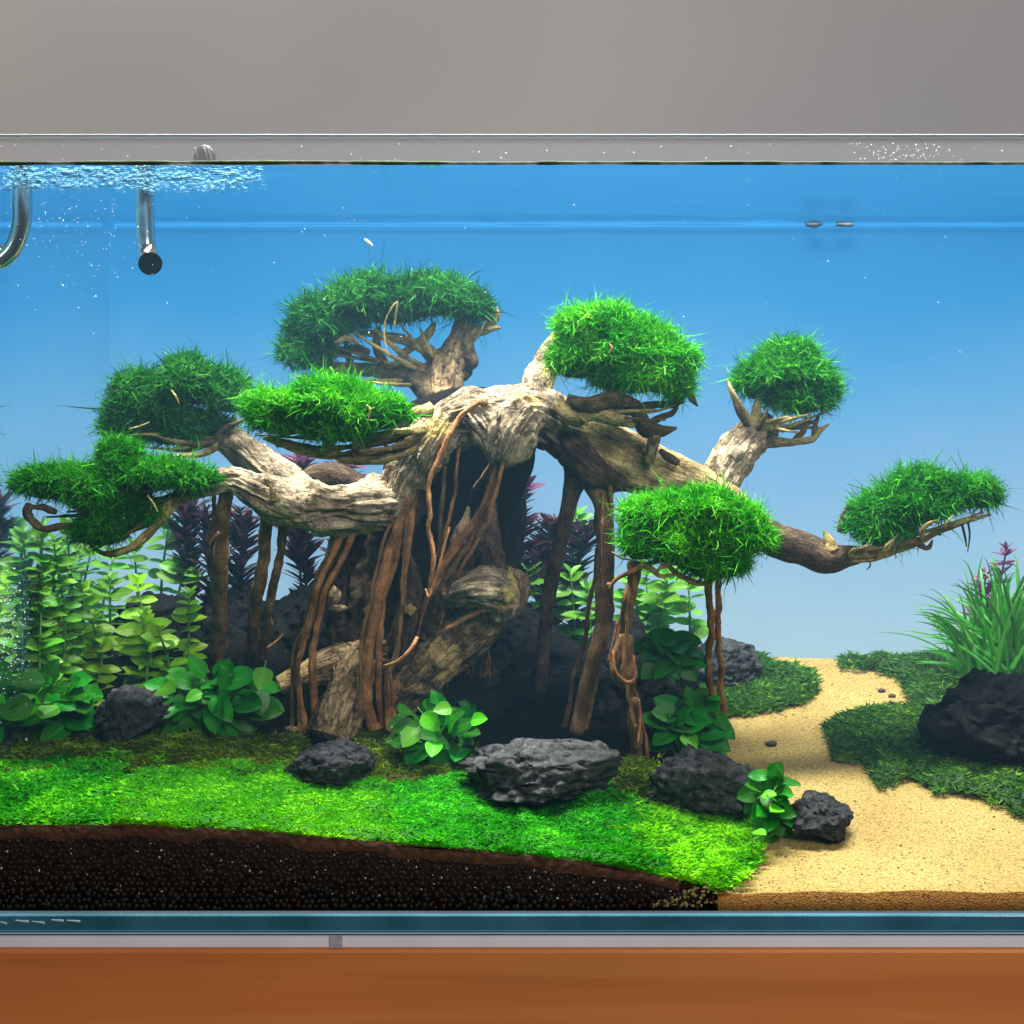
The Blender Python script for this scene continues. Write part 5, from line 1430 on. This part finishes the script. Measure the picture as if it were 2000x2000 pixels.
# tall grass clump at the right
def grass_clump():
    b0 = P(1965, 1312, .235)
    e = empty("grass_clump", tuple(b0)); tag(e, "tall green grass clump on the right behind the big dark rock", "plant")
    rng = random.Random(5)
    tips = [(1780, 1235), (1762, 1175), (1785, 1160), (1812, 1150), (1848, 1152), (1862, 1175), (1874, 1100), (1878, 1092), (1922, 1082), (1708, 1236), (1760, 1232), (1815, 1190), (1835, 1210)]
    for i in range(190):
        if i < len(tips): tx, ty = tips[i]
        else:
            tx = rng.uniform(1772, 2170); ty = 1078 + max(0, 1935 - tx) * .72 + rng.uniform(0, 115)
        bx = 1955 + (tx - 1955) * .22 + rng.uniform(-50, 60); by = rng.uniform(1290, 1325)
        y = .235 + rng.uniform(-.02, .03)
        p0 = P(bx, by, y); p3 = P(tx, ty, y + rng.uniform(-.03, .03))
        p1 = p0 + np.array([(p3 - p0)[0] * .25, 0, (p3 - p0)[2] * .62])
        p2 = p0 + np.array([(p3 - p0)[0] * .6, (p3 - p0)[1] * .5, (p3 - p0)[2] * .95 + S(6, y)])
        t = np.linspace(0, 1, 10)[:, None]
        c = (1 - t) ** 3 * p0 + 3 * (1 - t) ** 2 * t * p1 + 3 * (1 - t) * t * t * p2 + t ** 3 * p3 - b0
        tg = np.gradient(c, axis=0)
        face = np.array([rng.uniform(-1, 1), -1.2, .3])
        sd = np.cross(tg, face); sd /= np.linalg.norm(sd, axis=1)[:, None] + 1e-9
        w = S(rng.uniform(2.2, 4.6) if i >= 13 else rng.uniform(1.8, 3.6), y) * np.clip(1.05 - t ** 2.2, 0.03, 1)
        fold = np.cross(sd, tg); fold /= np.linalg.norm(fold, axis=1)[:, None] + 1e-9
        V = np.stack([c - sd * w, c + fold * w * .3, c + sd * w], 1).reshape(-1, 3)
        uv = np.stack([np.broadcast_to(np.array([0, .5, 1.0]), (10, 3)), np.broadcast_to(t, (10, 3))], -1).reshape(-1, 2)
        F = [(k * 3 + j, k * 3 + j + 1, k * 3 + j + 4, k * 3 + j + 3) for k in range(9) for j in range(2)]
        link("blade", mesh("blade", V, [np.array(F)], M['grass_blade'], uv=uv), e)
grass_clump()

# fallen reddish leaf by the right rock
lf = leaf_mesh("fallen_leaf", 'red_leaf', .42, .2, .3)
e = empty("fallen_leaf", tuple(gp(1885, 1500))); tag(e, "reddish brown fallen leaf on the moss beside the big dark rock", "leaf")
put_leaf(e, lf, P(1862, 1458, float(ground(1885, 1500)) - .004) - gp(1885, 1500), (0.55, -.2, -.75), (-.2, -.8, .5), S(52, .1), name="leaf_blade")

# small drifting leaf bit
V_, F_ = ico(2)
o = link("drifting_leaf", mesh("drifting_leaf", V_ * [.0036, .001, .0012], [F_], M['foam']), loc=tuple(P(720, 474, .12)))
o.rotation_euler = (0, math.radians(42), 0)
tag(o, "tiny whitish leaf bit drifting in open blue water above the top crown", "leaf")

# ------------------------------------------------------------------ pipes
def pipe(name, pts, r, mat, parent, off, ring=24, steps=40, cap=False):
    q = np.array([[*p, r] for p in pts])
    V, Fq, F3, uv = tube(q, ring, steps, lump=0, ridge=0, cap=cap)
    return link(name, mesh(name, V - off, [Fq, F3], M[mat], uv=uv), parent)
def pipes():
    y = 0.16
    b = P(286, 395, y)
    e = empty("outflow_pipe", tuple(b)); tag(e, "short shiny steel pipe pointing down with its dark round mouth facing out", "pipe")
    r = S(18, y)
    pts = [P(283, 330, y), P(283, 395, y), P(284, 450, y), P(287, 485, y - .001), P(291, 506, y - .006), P(293, 513, y - .016)]
    tb_ = pipe("tube", pts, r, 'steel', e, b)
    c = P(293, 513, y - .016)
    d = np.array(pts[-1]) - np.array(pts[-2]); d /= np.linalg.norm(d)
    # flared lip and dark mouth
    qq = np.array([[*(c - d * .002), r], [*(c + d * .0015), r * 1.22], [*(c + d * .003), r * 1.26]])
    V, Fq, F3, uv = tube(qq, 28, 8, lump=0, ridge=0, cap=False)
    link("lip", mesh("lip", V - b, [Fq], M['steel'], uv=uv), tb_)
    th = np.linspace(0, 2 * math.pi, 28, endpoint=False)
    n1 = np.cross(d, [1, 0, 0]); n1 /= np.linalg.norm(n1); n2 = np.cross(d, n1)
    V = np.vstack([c + d * .0016, c + d * .0016 + r * 1.17 * (np.cos(th)[:, None] * n1 + np.sin(th)[:, None] * n2)]) - b
    i = np.arange(28)
    link("mouth", mesh("mouth", V, [np.stack([i * 0, i + 1, (i + 1) % 28 + 1], -1)], M['dark_inside'], smooth=False), tb_)
    y = 0.10
    b = P(40, 400, y)
    e = empty("inflow_pipe", tuple(b)); tag(e, "curved steel pipe hooking out of the frame at the left glass", "pipe")
    pts = [P(44, 330, y), P(44, 400, y), P(42, 440, y), P(28, 482, y), P(2, 508, y), P(-30, 518, y), P(-65, 500, y)]
    pipe("tube", pts, S(18, y), 'steel', e, b)
    pipe("collar", [P(44, 395, y), P(44, 412, y)], S(19, y), 'steel', e, b, steps=6)
pipes()
# small dome seen over the rim
y = .012
b = P(400, 316, y)
e = empty("suction_cup", tuple(b)); tag(e, "small dark dome with pale streaks just above the waterline", "suction cup")
v, f = ico(3)
m = v[:, 2] > -2
q = v * [S(23, y), S(9, y), S(34, y)]; q[:, 2] = np.maximum(q[:, 2], -S(2, y))
link("cup", mesh("cup", q, [f], simple("cup_grey", (0.012, 0.009, 0.008), .35, noise=(.03, .025, .025), nscale=90)), e)
for dx, w in ((4, 3.0), (11, 2.0), (-14, 1.6)):  # pale highlights on the dome, put in as thin raised strips
    qq = np.array([[S(dx - 4, y), -S(8, y), S(26, y), S(w, y)], [S(dx, y), -S(9.5, y), S(15, y), S(w, y)], [S(dx + 3, y), -S(9, y), S(2, y), S(w, y)]])
    V, Fq, F3, uv = tube(qq, 6, 10, lump=0, ridge=0)
    link("dome_glint", mesh("dome_glint", V, [Fq, F3], simple("glint_pale", (.12, .11, .11), .4)), e)

# dark reflections at the back water line, put in as small lumps
for (px, py, rx, ry, lab) in ((1590, 432, 17, 7, "dark reddish lump added for a reflection at the back water line, left of two"), (1650, 433, 19, 5, "dark flat lump added for a reflection at the back water line, right of two")):
    y = DEPTH - .006
    v, f = ico(2)
    q = v * (1 + .35 * fbm(v * 2 + px, 2, 3))[:, None] * [S(rx, y), .003, S(ry, y)]
    o = link("clip", mesh("clip", q, [f], simple("reflection_dark", (0.06, 0.09, 0.14), .6)), loc=tuple(P(px, py + 6, y)))  # no real clip: lump added for a dark reflection
    tag(o, lab, "clip")  # added reflection lump, not a real clip

# ------------------------------------------------------------------ algae line, foam, bubbles, drops
xs = np.arange(-60, 2120, 5.0)
th_ = 5.2 + 4.2 * np.clip(fbm(np.stack([xs / 60, xs * 0, xs * 0], -1), 3, 4) + .25, 0, 1) + .8 * np.clip(fbm(np.stack([xs / 9, xs * 0, xs * 0], -1), 2, 6), -1, 1)
yc = 318 + 1.5 * fbm(np.stack([xs / 300, xs * 0, xs * 0], -1), 2, 7)
q = np.array([[*P(a, b_, .0012), max(.00015, t * K)] for a, b_, t in zip(xs, yc, th_)])
q[:, 1] = .0016
V, Fq, F3, uv = tube(q, 8, len(q), lump=0, ridge=0, flat=.6)
tag(link("algae_line", mesh("algae_line", V, [Fq, F3], M['algae'], uv=uv)), "thin dark green algae line along the water edge on the front pane", "algae", kind="stuff")

n = 130
px = RNG.uniform(1400, 2000, n); py = RNG.uniform(1300, 1735, n)
yy = ground(px, py)
c = np.stack([P(a, b, d_) for a, b, d_ in zip(px, py, yy)]) + [0, 0, .0003]
c = c[~inside(SOIL, px, py)]
V, F = scatter_ico(c, K * RNG.uniform(.8, 2.6, len(c)), 1, RNG.uniform(.5, 1.5, (len(c), 3)) * [1, 1, .5])
tag(link("sand_debris", mesh("sand_debris", V, [F], M['pebble'])), "fine dark debris scattered over the yellow sand", "debris", kind="stuff")

def foam():
    n = 5200
    px = RNG.uniform(-40, 520, n)
    row = RNG.choice([0, 1, 2, 3, 4], n, p=[.12, .28, .28, .2, .12])
    py = 334 + row * 9 + 6 * fbm(np.stack([px / 60, row * 7.0, px * 0], -1), 2, 5) + RNG.normal(0, 4.0, n)
    den = 0.5 + fbm(np.stack([px / 35, row * 5.0, px * 0 + 2], -1), 2, 8) + .25
    keep = RNG.random(n) < np.clip(den, .05, 1) * np.clip((525 - px) / 60, 0, 1)
    px, py = px[keep], py[keep]
    # on the underside of the surface: depth from the pixel row
    s = (WATER - .001 - Z0) / ((HZ - py) * K)
    y = np.clip(D * (s - 1), .004, DEPTH - .01)
    c = np.stack([(px - CX) * K * (D + y) / D, y, np.full(len(y), WATER - .0012)], -1)
    r = K * np.clip(RNG.gamma(2, .32, len(c)), .3, 1.9)
    sq = np.stack([RNG.uniform(1.5, 7.0, len(c)), RNG.uniform(1, 5, len(c)), RNG.uniform(.25, .55, len(c))], -1)
    V, F = scatter_ico(c, r, 1, sq)
    tag(link("surface_foam", mesh("surface_foam", V, [F], M['foam_streak'])), "streaky white foam under the water surface in the left part", "foam", kind="stuff")
foam()
def bubbles():
    n = 190
    px = np.abs(RNG.normal(0, 130, n)) + RNG.uniform(-10, 120, n); py = 390 + np.abs(RNG.normal(0, 110, n))
    px2 = np.abs(RNG.normal(0, 26, 380)); py2 = RNG.normal(1230, 60, 380)
    px3 = RNG.uniform(500, 1900, 60); py3 = RNG.uniform(330, 700, 60)
    px = np.concatenate([px, px2, px3]); py = np.concatenate([py, py2, py3])
    y = RNG.uniform(.02, .2, len(px)); y[n:n + 380] = RNG.uniform(.02, .10, 380)
    c = np.stack([P(a, b_, d_) for a, b_, d_ in zip(px, py, y)])
    ok = (c[:, 0] > XL + .002) & (c[:, 2] < WATER - .002)
    c = c[ok]
    V, F = scatter_ico(c, K * np.clip(RNG.gamma(2.0, .30, len(c)) + .25, .3, 1.8), 1)
    tag(link("bubbles", mesh("bubbles", V, [F], M['foam'])), "fine air bubbles drifting by the pipes and left glass", "bubbles", kind="stuff")
bubbles()
def drops():
    n = 150
    px = np.concatenate([RNG.uniform(0, 2000, 60), RNG.normal(1760, 60, 90)]); py = RNG.uniform(280, 314, n)
    c = np.stack([P(a, b_, .0004) for a, b_ in zip(px, py)])
    V, F = scatter_ico(c, K * RNG.uniform(.6, 2.0, n), 1, np.stack([RNG.uniform(.6, 1, n), np.full(n, .4), RNG.uniform(.8, 1.8, n)], -1))
    tag(link("water_drops", mesh("water_drops", V, [F], simple("drop", (.72, .74, .78), .15))), "water drops spattered on the glass strip above the water", "drops", kind="stuff")
drops()

# twigs belong to the branch they grow from, thin rootlets to their root
def attach(kids, hosts):
    hp = []
    for h in hosts:
        v = np.empty(len(h.data.vertices) * 3, np.float32); h.data.vertices.foreach_get("co", v)
        hp.append(v.reshape(-1, 3)[::7])
    for k in kids:
        v = np.empty(len(k.data.vertices) * 3, np.float32); k.data.vertices.foreach_get("co", v)
        a = v.reshape(-1, 3)[:12].mean(0)
        k.parent = hosts[int(np.argmin([((p - a) ** 2).sum(1).min() for p in hp]))]
base = lambda o: o.name.split('.')[0]
kids = list(tree.children)
attach([o for o in kids if base(o) in ('twig', 'knob')], [o for o in kids if base(o) == 'branch'])
attach([o for o in kids if base(o) in ('rootlet', 'root_swelling')], [o for o in kids if base(o) == 'root'])
attach([o for o in kids if base(o) == 'moss_wisp'], [o for o in kids if base(o) == 'moss_crown'])
